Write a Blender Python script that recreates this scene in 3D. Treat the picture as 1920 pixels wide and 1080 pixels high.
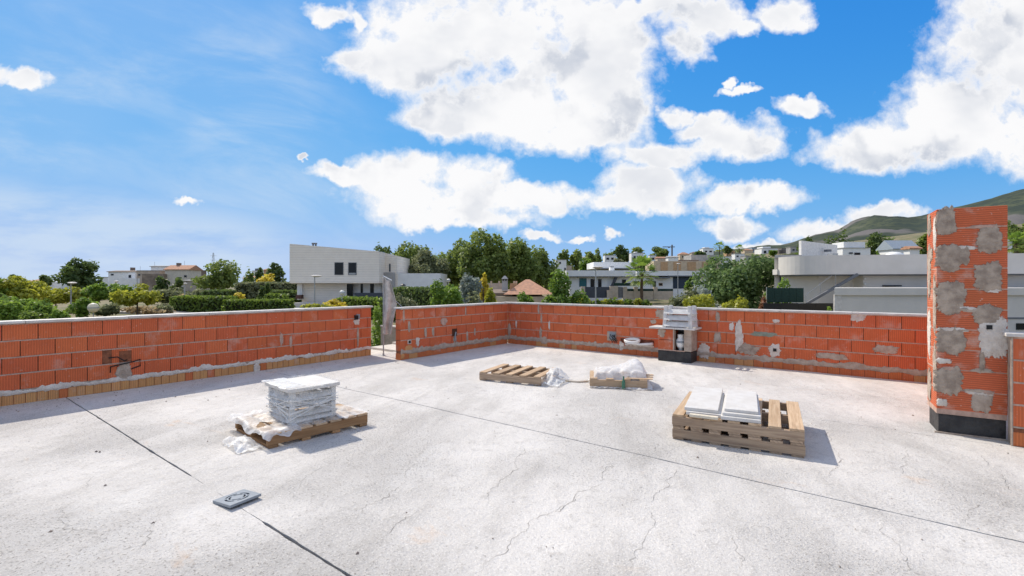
import bpy, bmesh, math, random
import numpy as np
from mathutils import Vector, Matrix, noise as mnoise
R = math.radians
random.seed(7)
rng = np.random.default_rng(11)
for o in list(bpy.data.objects): bpy.data.objects.remove(o)
sc = bpy.context.scene
COL = sc.collection

# ---------------------------------------------------------------- camera
# roof frame: x runs along the back parapet, y towards it, z = 0 on the screed
YAW = R(37.5); FPX = 900.0; HOR = 533.0; EYE = 1.45
cam_d = bpy.data.cameras.new('camera'); cam = bpy.data.objects.new('camera', cam_d); COL.objects.link(cam)
cam.location = (0, 0, EYE); cam.rotation_euler = (R(90), 0, YAW)
cam_d.sensor_width = 36; cam_d.lens = 36*FPX/1920; cam_d.shift_x = 0
cam_d.shift_y = (HOR-540)/1920
cam_d.clip_start = .05; cam_d.clip_end = 30000
sc.camera = cam
CY, SY = math.cos(YAW), math.sin(YAW)
def cw(X, Y, z=0.): return Vector((X*CY-Y*SY, X*SY+Y*CY, z))          # right/forward metres -> world
def at(px, py, Y): return cw((px-960)/FPX*Y, Y, EYE-(py-HOR)/FPX*Y)   # pixel at a known depth
def ground(px, py, z=0.): return at(px, py, (EYE-z)*FPX/(py-HOR))     # pixel on a level surface
def on_plane(px, py, axis, val):
    d = at(px, py, 1.0)-Vector((0, 0, EYE)); t = val/d[axis]
    return Vector((0, 0, EYE))+d*t

# ---------------------------------------------------------------- light and sky
SUN_TO = Vector((-1.0, .13, 1.0)).normalized()
sun_d = bpy.data.lights.new('sun', 'SUN'); sun = bpy.data.objects.new('sun', sun_d); COL.objects.link(sun)
sun_d.energy = 3.0; sun_d.angle = R(.53); sun_d.color = (1, .92, .80)
sun.rotation_euler = (-SUN_TO).to_track_quat('-Z', 'Y').to_euler(); sun.location = (-20, 5, 30)
sc.view_settings.view_transform = 'Standard'; sc.view_settings.look = 'None'
sc.view_settings.exposure = 0.62; sc.view_settings.gamma = 1.0

world = bpy.data.worlds.new('World'); sc.world = world; world.use_nodes = True
world.cycles.sampling_method = 'MANUAL'; world.cycles.sample_map_resolution = 512
wt = world.node_tree; wt.nodes.clear()
class NT:
    """tiny node helper"""
    def __init__(s, t): s.t = t
    def n(s, kind, **kw):
        nd = s.t.nodes.new(kind)
        for k, v in kw.items(): setattr(nd, k, v)
        return nd
    def put(s, sock, v):
        if isinstance(v, bpy.types.NodeSocket): s.t.links.new(v, sock)
        elif v is not None: sock.default_value = v
    def math(s, op, a, b=None, c=None, clamp=False):
        nd = s.n('ShaderNodeMath', operation=op, use_clamp=clamp)
        s.put(nd.inputs[0], a); s.put(nd.inputs[1], b); s.put(nd.inputs[2], c)
        return nd.outputs[0]
    def vec(s, op, a, b=None, c=None):
        nd = s.n('ShaderNodeVectorMath', operation=op)
        s.put(nd.inputs[0], a); s.put(nd.inputs[1], b)
        if c is not None: s.put(nd.inputs[2], c)
        return nd.outputs['Value'] if op in ('DOT_PRODUCT', 'LENGTH') else nd.outputs[0]
    def noise(s, v, scale, detail=4, rough=.55, dist=0., lac=2.):
        nd = s.n('ShaderNodeTexNoise'); s.put(nd.inputs['Vector'], v)
        nd.inputs['Scale'].default_value = scale; nd.inputs['Detail'].default_value = detail
        nd.inputs['Roughness'].default_value = rough; nd.inputs['Distortion'].default_value = dist
        nd.inputs['Lacunarity'].default_value = lac
        return nd
    def ramp(s, f, lo, hi, a=0., b=1., smooth=True):
        nd = s.n('ShaderNodeMapRange', interpolation_type='SMOOTHSTEP' if smooth else 'LINEAR')
        s.put(nd.inputs['Value'], f)
        for k, v in (('From Min', lo), ('From Max', hi), ('To Min', a), ('To Max', b)): nd.inputs[k].default_value = v
        return nd.outputs[0]
    def mix(s, f, a, b, mode='MIX'):
        nd = s.n('ShaderNodeMix', data_type='RGBA', blend_type=mode)
        s.put(nd.inputs[0], f)
        for i, v in ((6, a), (7, b)):
            if isinstance(v, (tuple, list)): v = (*v[:3], 1)
            s.put(nd.inputs[i], v)
        return nd.outputs[2]
    def streaks(s, v, ang, lx, ly):
        nd = s.n('ShaderNodeMapping', vector_type='TEXTURE'); s.put(nd.inputs[0], v)
        nd.inputs['Rotation'].default_value = (0, 0, ang); nd.inputs['Scale'].default_value = (lx, ly, 1); return nd.outputs[0]
    def mapping(s, v, scale=(1, 1, 1), loc=(0, 0, 0), rot=(0, 0, 0)):
        nd = s.n('ShaderNodeMapping'); s.put(nd.inputs[0], v)
        nd.inputs['Scale'].default_value = scale; nd.inputs['Location'].default_value = loc; nd.inputs['Rotation'].default_value = rot
        return nd.outputs[0]

W = NT(wt)
sky = W.n('ShaderNodeTexSky', sky_type='NISHITA', sun_disc=False)
sky.sun_elevation = math.asin(SUN_TO.z); sky.sun_rotation = math.atan2(SUN_TO.x, SUN_TO.y)
sky.altitude = 100; sky.air_density = 1.0; sky.dust_density = .35; sky.ozone_density = 3.0
skyc = W.n('ShaderNodeHueSaturation'); wt.links.new(sky.outputs[0], skyc.inputs['Color'])
skyc.inputs['Saturation'].default_value = 1.34; skyc.inputs['Value'].default_value = 1.0
sr = W.n('ShaderNodeSeparateColor'); wt.links.new(skyc.outputs[0], sr.inputs[0]); cr = W.n('ShaderNodeCombineColor')
for i, (A, Mx) in enumerate(((.55, 2.0), (1.12, 2.62), (2.0, 4.2))):     # soft shoulder, so that the bright side of the sky keeps its colour
    e_ = W.math('EXPONENT', W.math('MULTIPLY', sr.outputs[i], -A/Mx)); wt.links.new(W.math('MULTIPLY', W.math('SUBTRACT', 1.0, e_), Mx), cr.inputs[i])
gen = W.n('ShaderNodeTexCoord').outputs['Generated']
dirn = W.mapping(gen, rot=(0, 0, -YAW))                # direction, y = where the roof's corner lies
sep = W.n('ShaderNodeSeparateXYZ'); wt.links.new(dirn, sep.inputs[0])
fy = W.math('MAXIMUM', sep.outputs[1], .12)
uv = W.n('ShaderNodeCombineXYZ')
wt.links.new(W.math('DIVIDE', sep.outputs[0], fy), uv.inputs[0]); wt.links.new(W.math('DIVIDE', sep.outputs[2], fy), uv.inputs[1])
uv = uv.outputs[0]
warp = W.noise(uv, 5.5, 5, .62); warp2 = W.noise(uv, 16., 4, .6)
wv = W.vec('SUBTRACT', warp.outputs['Color'], (.5, .5, .5)); wv2 = W.vec('SUBTRACT', warp2.outputs['Color'], (.5, .5, .5))
uvw = W.vec('MULTIPLY_ADD', wv, (.16, .12, 0), uv); uvw = W.vec('MULTIPLY_ADD', wv2, (.05, .04, 0), uvw)
# the cumulus heaps, as direction (gnomonic) ellipses: centre x, centre y, half width, half height
HEAPS = [(900,45,220,85),(800,105,150,65),(1080,110,150,120),(1150,95,95,115),(960,200,190,62),(850,222,105,35),(1050,238,160,42),
 (715,118,95,38),(1165,200,62,70),(655,105,45,22),(620,12,60,16),(675,25,18,22),
 (760,332,95,40),(885,335,75,42),(830,378,160,38),(645,330,62,15),(990,372,120,26),(860,408,140,18),(1060,378,90,24),(1180,382,110,20),
 (1215,342,110,34),(1250,290,125,26),(1395,262,85,36),(1325,240,50,25),(1268,210,27,19),(1500,207,45,18),(1385,178,34,7),(1360,160,14,10),
 (1410,374,122,22),(1368,418,58,19),(1310,35,75,40),(1285,82,45,38),(1388,52,34,20),(1472,20,58,30),(1225,10,60,24),
 (1880,110,130,130),(1800,195,140,60),(1860,235,190,75),(1620,288,112,34),(1720,262,130,48),(1910,20,110,60),(2050,190,200,110),
 (1012,436,36,9),(1152,438,16,8),(1085,440,22,6),(1590,432,110,18),(1660,408,75,18),(1430,455,50,11),(30,143,52,17),(578,304,12,6),(350,370,34,7)]
F = None
for (cx, cy, rx, ry) in HEAPS:
    u0, v0, ru, rv = (cx-960)/FPX, (HOR-cy)/FPX, rx*1.03/FPX, ry*1.08/FPX
    q = W.vec('MULTIPLY_ADD', uvw, (1/ru, 1/rv, 0), (-u0/ru, -v0/rv, 0))
    d = W.vec('DOT_PRODUCT', q, q)
    if F is None: F = d
    else:
        nd = W.n('ShaderNodeMath', operation='SMOOTH_MIN'); wt.links.new(F, nd.inputs[0]); wt.links.new(d, nd.inputs[1]); nd.inputs[2].default_value = .35; F = nd.outputs[0]
heap = W.math('MAXIMUM', W.math('SUBTRACT', 1.0, F), -1.5)
# further round, noise cumulus goes on unseen, cover raised for whiter ambient light
up = W.math('MAXIMUM', sep.outputs[2], .06)
pl = W.n('ShaderNodeCombineXYZ')
wt.links.new(W.math('DIVIDE', sep.outputs[0], up), pl.inputs[0]); wt.links.new(W.math('DIVIDE', sep.outputs[1], up), pl.inputs[1])
gn = W.noise(pl.outputs[0], .9, 6, .55)
gheap = W.ramp(gn.outputs[0], .36, .66, -1.0, 1.25, False)
infront = W.ramp(sep.outputs[1], .30, .52)              # 1 inside the photographed part of the sky
high = W.ramp(W.math('DIVIDE', sep.outputs[2], fy), .66, .95)
infront = W.math('MULTIPLY', infront, W.math('SUBTRACT', 1.0, high))
nd = W.n('ShaderNodeMix', data_type='FLOAT'); wt.links.new(infront, nd.inputs[0]); wt.links.new(gheap, nd.inputs[2]); wt.links.new(heap, nd.inputs[3]); field = nd.outputs[0]
fb = W.noise(uv, 7.5, 9, .60); fb2 = W.noise(W.mapping(uv, loc=(3.1, .05, 1.7), scale=(1, 1.5, 1)), 3.6, 4, .5)
fw = W.noise(W.vec('MULTIPLY_ADD', wv2, (.06, .05, 0), uv), 19., 8, .66)
s_ = W.math('MULTIPLY_ADD', W.math('SUBTRACT', fb.outputs[0], .5), 3.2, W.math('MULTIPLY_ADD', field, .95, .16))
s_ = W.math('MULTIPLY_ADD', W.math('SUBTRACT', fw.outputs[0], .5), 1.5, s_)
dens = W.math('POWER', W.ramp(s_, -.36, .66, 0., 1., False), 1.3)
core = W.ramp(s_, .40, 1.05)
# lit towards the sun, greyer on the far side and underneath: difference of the billow noise along the sun's direction
fl = W.noise(W.mapping(uvw, loc=(-.030, .050, 0)), 5.2, 3, .45); fm = W.noise(uvw, 5.2, 3, .45)
relief = W.math('SUBTRACT', fl.outputs[0], fm.outputs[0])
shade = W.math('MULTIPLY', core, W.math('ADD', W.ramp(fb2.outputs[0], .46, .70, 0., .55), W.ramp(relief, .0, .17, 0., .80), None, True))
cloudc = W.mix(shade, (4.5, 4.5, 4.55), (2.75, 2.95, 3.35))
# thin veil low on the left, towards the sea
wisp = W.noise(W.mapping(uv, scale=(1.6, 7, 1), rot=(0, 0, R(9))), 2.2, 6, .6)
veil_y = W.math('ADD', W.math('DIVIDE', sep.outputs[2], fy), W.math('MULTIPLY', W.math('DIVIDE', sep.outputs[0], fy), .12))
veil = W.math('MULTIPLY', W.ramp(veil_y, .13, .02), W.ramp(wisp.outputs[0], .30, .60, .25, 1.))
veil = W.math('MULTIPLY', veil, W.ramp(W.math('DIVIDE', sep.outputs[0], fy), -.30, -.62))
haze_n = W.noise(uv, 1.7, 4, .5)
cir = W.noise(W.streaks(uv, R(-14), 1.6, .5), 4.5, 7, .62, .4)
thin = W.math('MULTIPLY', W.ramp(haze_n.outputs[0], .40, .70), W.ramp(cir.outputs[0], .40, .72, .10, .62))
thin = W.math('MULTIPLY', thin, W.ramp(W.math('DIVIDE', sep.outputs[0], fy), .1, -.5))
base = W.mix(W.math('MAXIMUM', W.math('MULTIPLY', veil, .72), thin), cr.outputs[0], (3.0, 3.55, 4.2))
final = W.mix(dens, base, cloudc)
bg = W.n('ShaderNodeBackground'); wt.links.new(final, bg.inputs[0]); bg.inputs[1].default_value = .14
wo = W.n('ShaderNodeOutputWorld'); wt.links.new(bg.outputs[0], wo.inputs[0])

# ---------------------------------------------------------------- helpers
class MB:
    def __init__(s): s.v = []; s.f = []
    def box(s, x0, x1, y0, y1, z0, z1, rz=0., c=None):
        b = len(s.v); P = [(x, y, z) for z in (z0, z1) for (x, y) in ((x0, y0), (x1, y0), (x1, y1), (x0, y1))]
        if rz:
            c = c or ((x0+x1)/2, (y0+y1)/2); k, q = math.cos(rz), math.sin(rz)
            P = [(c[0]+(x-c[0])*k-(y-c[1])*q, c[1]+(x-c[0])*q+(y-c[1])*k, z) for x, y, z in P]
        s.v += P; s.f += [tuple(b+i for i in q) for q in ((3, 2, 1, 0), (4, 5, 6, 7), (0, 1, 5, 4), (1, 2, 6, 5), (2, 3, 7, 6), (3, 0, 4, 7))]
        return s
    def hexa(s, P):
        b = len(s.v); s.v += [tuple(p) for p in P]
        s.f += [tuple(b+i for i in q) for q in ((3, 2, 1, 0), (4, 5, 6, 7), (0, 1, 5, 4), (1, 2, 6, 5), (2, 3, 7, 6), (3, 0, 4, 7))]; return s
    def prism(s, pts, axis, a, b):
        """polygon pts (2D) extruded along axis from a to b"""
        n = len(pts); o = len(s.v)
        def m(p, t): return (t, p[0], p[1]) if axis == 0 else (p[0], t, p[1]) if axis == 1 else (p[0], p[1], t)
        s.v += [m(p, a) for p in pts]+[m(p, b) for p in pts]
        s.f += [tuple(o+i for i in range(n))[::-1], tuple(o+n+i for i in range(n))]
        s.f += [(o+i, o+(i+1) % n, o+n+(i+1) % n, o+n+i) for i in range(n)]; return s
    def tube(s, pts, r, n=8, cap=True):
        pts = [Vector(p) for p in pts]; rs = r if isinstance(r, (list, tuple)) else [r]*len(pts); o = len(s.v)
        for i, p in enumerate(pts):
            d = (pts[min(i+1, len(pts)-1)]-pts[max(i-1, 0)]).normalized()
            u = d.cross(Vector((0, 0, 1))) if abs(d.z) < .95 else d.cross(Vector((1, 0, 0)))
            u.normalize(); w = d.cross(u)
            for k in range(n):
                a = 2*math.pi*k/n; s.v.append(tuple(p+(u*math.cos(a)+w*math.sin(a))*rs[i]))
        for i in range(len(pts)-1):
            for k in range(n): s.f.append((o+i*n+k, o+i*n+(k+1) % n, o+(i+1)*n+(k+1) % n, o+(i+1)*n+k))
        if cap: s.f.append(tuple(o+k for k in range(n))[::-1]); s.f.append(tuple(o+(len(pts)-1)*n+k for k in range(n)))
        return s
    def lathe(s, prof, c=(0, 0, 0), n=16):
        o = len(s.v)
        for r, z in prof:
            for k in range(n):
                a = 2*math.pi*k/n; s.v.append((c[0]+r*math.cos(a), c[1]+r*math.sin(a), c[2]+z))
        for i in range(len(prof)-1):
            for k in range(n): s.f.append((o+i*n+k, o+i*n+(k+1) % n, o+(i+1)*n+(k+1) % n, o+(i+1)*n+k))
        s.f.append(tuple(o+k for k in range(n))[::-1]); s.f.append(tuple(o+(len(prof)-1)*n+k for k in range(n))); return s
    def mesh(s, name):
        m = bpy.data.meshes.new(name); m.from_pydata(s.v, [], s.f); m.update(); return m
    def build(s, name, mat, parent=None, loc=(0, 0, 0), rz=0., smooth=False, bevel=0.):
        return obj(name, s.mesh(name), mat, parent, loc, rz, smooth, bevel)
def obj(name, mesh, mat=None, parent=None, loc=(0, 0, 0), rz=0., smooth=False, bevel=0.):
    o = bpy.data.objects.new(name, mesh); COL.objects.link(o); o.location = loc; o.rotation_euler = (0, 0, rz)
    if mat is not None and not mesh.materials: mesh.materials.append(mat)
    if smooth: mesh.polygons.foreach_set('use_smooth', [True]*len(mesh.polygons))
    if bevel:
        b = o.modifiers.new('bevel', 'BEVEL'); b.width = bevel; b.segments = 2; b.limit_method = 'ANGLE'
    if parent is not None: o.parent = parent
    return o
def tag(o, label, cat, group=None):
    o['label'] = label; o['category'] = cat
    if group: o['group'] = group
    return o
def thing(name, label, cat, loc=(0, 0, 0), rz=0., group=None):
    o = bpy.data.objects.new(name, None); COL.objects.link(o); o.location = loc; o.rotation_euler = (0, 0, rz); o.empty_display_size = .2
    return tag(o, label, cat, group)
def struct(o): o['kind'] = 'structure'; return o
def stuff(o): o['kind'] = 'stuff'; return o

# ---------------------------------------------------------------- materials
MATS = {}
def mat(name, col, rough=.8, var=.12, scale=6., bump=0., bscale=40., metal=0., spec=.3, col2=None, rand=0., detail=5):
    """plain procedural surface: two-tone noise, optional bump and per-object variation"""
    if name in MATS: return MATS[name]
    m = bpy.data.materials.new(name); m.use_nodes = True; t = m.node_tree; T = NT(t); b = t.nodes['Principled BSDF']
    co = T.n('ShaderNodeTexCoord').outputs['Object']
    n1 = T.noise(co, scale, detail, .6)
    c2 = col2 or tuple(c*(1-var*2.2) for c in col)
    c = T.mix(T.ramp(n1.outputs[0], .3, .7), col, c2)
    if rand:
        oi = T.n('ShaderNodeObjectInfo').outputs['Random']
        hv = T.n('ShaderNodeHueSaturation'); t.links.new(c, hv.inputs['Color']); T.put(hv.inputs['Value'], T.ramp(oi, 0, 1, 1-rand, 1+rand, False)); c = hv.outputs[0]
    t.links.new(c, b.inputs['Base Color'])
    b.inputs['Roughness'].default_value = rough; b.inputs['Metallic'].default_value = metal; b.inputs['Specular IOR Level'].default_value = spec
    if bump:
        n2 = T.noise(co, bscale, 4, .6); bp = T.n('ShaderNodeBump'); bp.inputs['Strength'].default_value = bump; bp.inputs['Distance'].default_value = .02
        t.links.new(n2.outputs[0], bp.inputs['Height']); t.links.new(bp.outputs[0], b.inputs['Normal'])
    MATS[name] = m; return m

def brick_mat(name, col, ribs=(62, 0, 0), col2=None, dust=.42, ribc=.36):
    """extruded clay: fine ribs, firing variation per piece, mortar dust in blotches"""
    m = bpy.data.materials.new(name); m.use_nodes = True; t = m.node_tree; T = NT(t); b = t.nodes['Principled BSDF']
    tc = T.n('ShaderNodeTexCoord'); oi = T.n('ShaderNodeObjectInfo')
    co = T.vec('ADD', tc.outputs['Object'], T.vec('MULTIPLY', oi.outputs['Location'], (1.7, 2.3, 3.1)))
    sx = T.n('ShaderNodeSeparateXYZ'); t.links.new(tc.outputs['Object'], sx.inputs[0])
    k = 0 if ribs[0] else 2
    wv = T.math('SINE', T.math('MULTIPLY', sx.outputs[k], float(max(ribs))*2*math.pi))
    rib = T.ramp(wv, -.5, .6)
    c2 = col2 or tuple(c*.72 for c in col)
    c = T.mix(T.noise(co, 5., 4, .6).outputs[0], col, c2)
    c = T.mix(T.math('MULTIPLY', T.math('SUBTRACT', 1.0, rib), ribc), c, tuple(x*.45 for x in col))
    hs = T.n('ShaderNodeHueSaturation'); t.links.new(c, hs.inputs['Color'])
    T.put(hs.inputs['Value'], T.ramp(oi.outputs['Random'], 0, 1, .945, 1.06, False)); T.put(hs.inputs['Hue'], T.ramp(T.math('FRACT', T.math('MULTIPLY', oi.outputs['Random'], 7.3)), 0, 1, 0.498, .503, False))
    d1 = T.noise(co, 3.2, 7, .68)
    dk = T.noise(co, 2.1, 6, .7); c = T.mix(T.math('MULTIPLY', T.ramp(dk.outputs[0], .5, .72), .45), hs.outputs[0], tuple(x*.55 for x in col))
    c = T.mix(T.math('MULTIPLY', T.ramp(d1.outputs[0], .53, .74), dust), c, (.60, .42, .34))
    sp = T.noise(co, 42., 3, .6)
    c = T.mix(T.math('MULTIPLY', T.ramp(sp.outputs[0], .66, .74), .55), c, (.66, .58, .50))
    t.links.new(c, b.inputs['Base Color']); b.inputs['Roughness'].default_value = .82; b.inputs['Specular IOR Level'].default_value = .25
    h = T.math('ADD', T.math('MULTIPLY', rib, .7), T.math('MULTIPLY', T.noise(co, 70, 3, .6).outputs[0], .5))
    bp = T.n('ShaderNodeBump'); bp.inputs['Strength'].default_value = .55; bp.inputs['Distance'].default_value = .004
    t.links.new(h, bp.inputs['Height']); t.links.new(bp.outputs[0], b.inputs['Normal'])
    MATS[name] = m; return m
M_BRICK = brick_mat('clay_block', (.74, .170, .068), ribs=(42, 0, 0), dust=.5, ribc=.40)
M_BRICKH = brick_mat('clay_block_h', (.70, .170, .074), ribs=(0, 0, 50), dust=.9, ribc=.6)
M_BASE = brick_mat('clay_base_yellow', (.66, .36, .15), ribs=(45, 0, 0), col2=(.60, .26, .10), dust=.5)
M_BASER = brick_mat('clay_base_red', (.68, .20, .075), ribs=(45, 0, 0), dust=.6)
M_MORT = mat('mortar_bed', (.56, .38, .30), .9, .14, 14, .5, 60)
M_MDARK = mat('joint_mortar', (.30, .115, .06), .9, .2, 14, .4, 60)
M_MGREY = mat('mortar_smear', (.52, .43, .35), .92, .16, 11, .9, 45, col2=(.36, .28, .22), detail=8)
M_MWHITE = mat('mortar_fillet', (.76, .70, .63), .92, .12, 9, .9, 50, col2=(.58, .50, .43), detail=8)
M_CEM = mat('cement_render', (.50, .405, .32), .92, .18, 11, 1., 40, col2=(.27, .21, .165), detail=9)
M_COPING = mat('white_coping', (.68, .65, .61), .6, .04, 5, .3, 60, col2=(.52, .48, .44), detail=8)
M_WHITE = mat('white_render', (.80, .80, .79), .7, .04, 1.2, .1, 30)
M_STONE = mat('white_stone_panel', (.66, .64, .61), .6, .03, 7, .25, 60, col2=(.58, .55, .51))
M_CAST = mat('cast_concrete_white', (.70, .69, .67), .75, .07, 8, .4, 60, col2=(.56, .55, .53))
M_BITU = mat('bitumen', (.018, .018, .020), .55, .2, 8, .9, 25, col2=(.045, .045, .045), spec=.4)
M_BLACK = mat('black_plastic', (.012, .012, .013), .45, .1)
M_DARKGL = mat('dark_window_glass', (.010, .014, .020), .12, .1, spec=.25)
M_STEEL = mat('galvanised_steel', (.42, .43, .44), .45, .1, metal=.6)
M_GREYP = mat('grey_plastic', (.27, .30, .33), .42, .06, 20)
M_WPLAS = mat('white_plastic', (.80, .80, .78), .35, .03)

def wood(name, col, col2):
    m = bpy.data.materials.new(name); m.use_nodes = True; t = m.node_tree; T = NT(t); b = t.nodes['Principled BSDF']
    tc = T.n('ShaderNodeTexCoord'); oi = T.n('ShaderNodeObjectInfo')
    rn = T.vec('SCALE', oi.outputs['Location'], None); t.nodes[-1].inputs['Scale'].default_value = 5.
    co = T.vec('ADD', tc.outputs['UV'], rn)
    g = T.noise(T.mapping(co, scale=(1.2, 26, 1)), 2.2, 6, .62, .4); k = T.noise(T.mapping(co, scale=(1, 4, 1)), 3., 3, .6)
    c = T.mix(T.ramp(g.outputs[0], .32, .68), col, col2); c = T.mix(T.math('MULTIPLY', T.ramp(k.outputs[0], .55, .75), .6), c, tuple(x*.62 for x in col2))
    hs = T.n('ShaderNodeHueSaturation'); t.links.new(c, hs.inputs['Color'])
    T.put(hs.inputs['Value'], T.ramp(T.noise(rn, 8.7, 1).outputs[0], .3, .7, .68, 1.2, False))
    t.links.new(hs.outputs[0], b.inputs['Base Color']); b.inputs['Roughness'].default_value = .8; b.inputs['Specular IOR Level'].default_value = .2
    bp = T.n('ShaderNodeBump'); bp.inputs['Strength'].default_value = .5; bp.inputs['Distance'].default_value = .003
    t.links.new(g.outputs[0], bp.inputs['Height']); t.links.new(bp.outputs[0], b.inputs['Normal'])
    MATS[name] = m; return m
M_WOOD = wood('pallet_wood', (.60, .44, .29), (.46, .31, .19))
M_WOODG = wood('pallet_wood_weathered', (.46, .34, .235), (.30, .21, .145))

def film_mat(name, opacity, col=(.93, .93, .92)):
    m = bpy.data.materials.new(name); m.use_nodes = True; t = m.node_tree; T = NT(t); b = t.nodes['Principled BSDF']
    co = T.n('ShaderNodeTexCoord').outputs['Object']
    n = T.noise(T.mapping(co, scale=(1, 1, 1.6)), 9, 5, .65, .6)
    b.inputs['Base Color'].default_value = (*col, 1); b.inputs['Roughness'].default_value = .42; b.inputs['Specular IOR Level'].default_value = .35
    bp = T.n('ShaderNodeBump'); bp.inputs['Strength'].default_value = .5; bp.inputs['Distance'].default_value = .012
    t.links.new(n.outputs[0], bp.inputs['Height']); t.links.new(bp.outputs[0], b.inputs['Normal'])
    out = t.nodes['Material Output']; tl = T.n('ShaderNodeBsdfTranslucent'); tl.inputs[0].default_value = (*col, 1); tp = T.n('ShaderNodeBsdfTransparent')
    m1 = T.n('ShaderNodeMixShader'); m1.inputs[0].default_value = .35; t.links.new(b.outputs[0], m1.inputs[1]); t.links.new(tl.outputs[0], m1.inputs[2])
    m2 = T.n('ShaderNodeMixShader'); T.put(m2.inputs[0], T.ramp(n.outputs[0], .3, .72, max(0, opacity-.28), min(1, opacity+.3))); t.links.new(tp.outputs[0], m2.inputs[1]); t.links.new(m1.outputs[0], m2.inputs[2])
    t.links.new(m2.outputs[0], out.inputs[0])
    MATS[name] = m; return m
M_FILM = film_mat('clear_stretch_film', .26); M_FILMW = film_mat('crumpled_film', .62)

def smear(src):
    # thin trowelled mortar: the same surface, worn through towards its ragged rim
    m = src.copy(); m.name = src.name+'_smear'; t = m.node_tree; T = NT(t); b = t.nodes['Principled BSDF']; out = t.nodes['Material Output']
    co = T.n('ShaderNodeTexCoord').outputs['Object']; a_ = T.n('ShaderNodeAttribute', attribute_name='body').outputs['Fac']
    n = T.noise(co, 26, 6, .7); n2 = T.noise(co, 7, 3, .6)
    s = T.math('ADD', a_, T.math('ADD', T.math('MULTIPLY', T.math('SUBTRACT', n.outputs[0], .5), 1.7), T.math('MULTIPLY', T.math('SUBTRACT', n2.outputs[0], .5), 1.2)))
    mx = T.n('ShaderNodeMixShader'); T.put(mx.inputs[0], T.ramp(s, .12, .42)); tp = T.n('ShaderNodeBsdfTransparent'); t.links.new(tp.outputs[0], mx.inputs[1]); t.links.new(b.outputs[0], mx.inputs[2]); t.links.new(mx.outputs[0], out.inputs[0])
    MATS[m.name] = m; return m
SMEAR = {m.name: smear(m) for m in (M_MORT, M_MGREY, M_MWHITE, M_CEM)}
# screed: pale, sandy, blotched, a little rust; coarse grain in relief
def screed_mat():
    m = bpy.data.materials.new('screed'); m.use_nodes = True; t = m.node_tree; T = NT(t); b = t.nodes['Principled BSDF']
    co = T.n('ShaderNodeTexCoord').outputs['Object']
    big = T.noise(T.mapping(co, scale=(1, .55, 1), rot=(0, 0, R(-12))), .9, 6, .62, .5)
    streak = T.noise(T.streaks(co, R(116), 2.0, .55), 1.3, 7, .62, .15)
    mid = T.noise(co, 9, 6, .7); fine = T.noise(co, 52, 5, .75); pit = T.n('ShaderNodeTexVoronoi'); t.links.new(co, pit.inputs['Vector']); pit.inputs['Scale'].default_value = 95
    c = T.mix(T.ramp(big.outputs[0], .34, .68), (.65, .62, .585), (.53, .505, .475))
    c = T.mix(T.math('MULTIPLY', T.ramp(streak.outputs[0], .49, .67), .58), c, (.45, .425, .395))
    c = T.mix(T.math('MULTIPLY', T.ramp(streak.outputs[0], .46, .30), .45), c, (.70, .68, .65))
    c = T.mix(T.math('MULTIPLY', T.ramp(mid.outputs[0], .50, .70), .52), c, (.40, .375, .345))
    rough_zone = T.ramp(T.noise(co, .62, 3, .5).outputs[0], .40, .62)
    grain = T.math('MULTIPLY', T.ramp(fine.outputs[0], .53, .64), T.math('MULTIPLY_ADD', rough_zone, .66, .30))
    c = T.mix(grain, c, (.26, .235, .21))
    fine2 = T.noise(co, 80, 3, .7); c = T.mix(T.math('MULTIPLY', T.ramp(fine2.outputs[0], .53, .64), .5), c, (.80, .775, .74))
    sp = T.noise(co, 23, 2, .5); c = T.mix(T.math('MULTIPLY', T.ramp(sp.outputs[0], .70, .76), .5), c, (.24, .22, .20))
    r1 = T.noise(T.mapping(co, scale=(.7, 1.5, 1)), 1.15, 7, .68, .6)
    c = T.mix(T.math('MULTIPLY', T.ramp(r1.outputs[0], .61, .74), .42), c, (.66, .42, .24))
    t.links.new(c, b.inputs['Base Color']); b.inputs['Roughness'].default_value = .93; b.inputs['Specular IOR Level'].default_value = .15
    h = T.math('ADD', T.math('MULTIPLY', fine.outputs[0], T.math('MULTIPLY_ADD', rough_zone, .9, .5)), T.math('MULTIPLY', mid.outputs[0], 1.2))
    h = T.math('ADD', h, T.math('MULTIPLY', streak.outputs[0], 1.3))
    bp = T.n('ShaderNodeBump'); bp.inputs['Strength'].default_value = 1.; bp.inputs['Distance'].default_value = .012
    t.links.new(h, bp.inputs['Height']); t.links.new(bp.outputs[0], b.inputs['Normal'])
    MATS['screed'] = m; return m
M_SCREED = screed_mat()
M_GROOVE = mat('joint_filler', (.105, .095, .085), .95, .3, 40, 1., 60)

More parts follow.
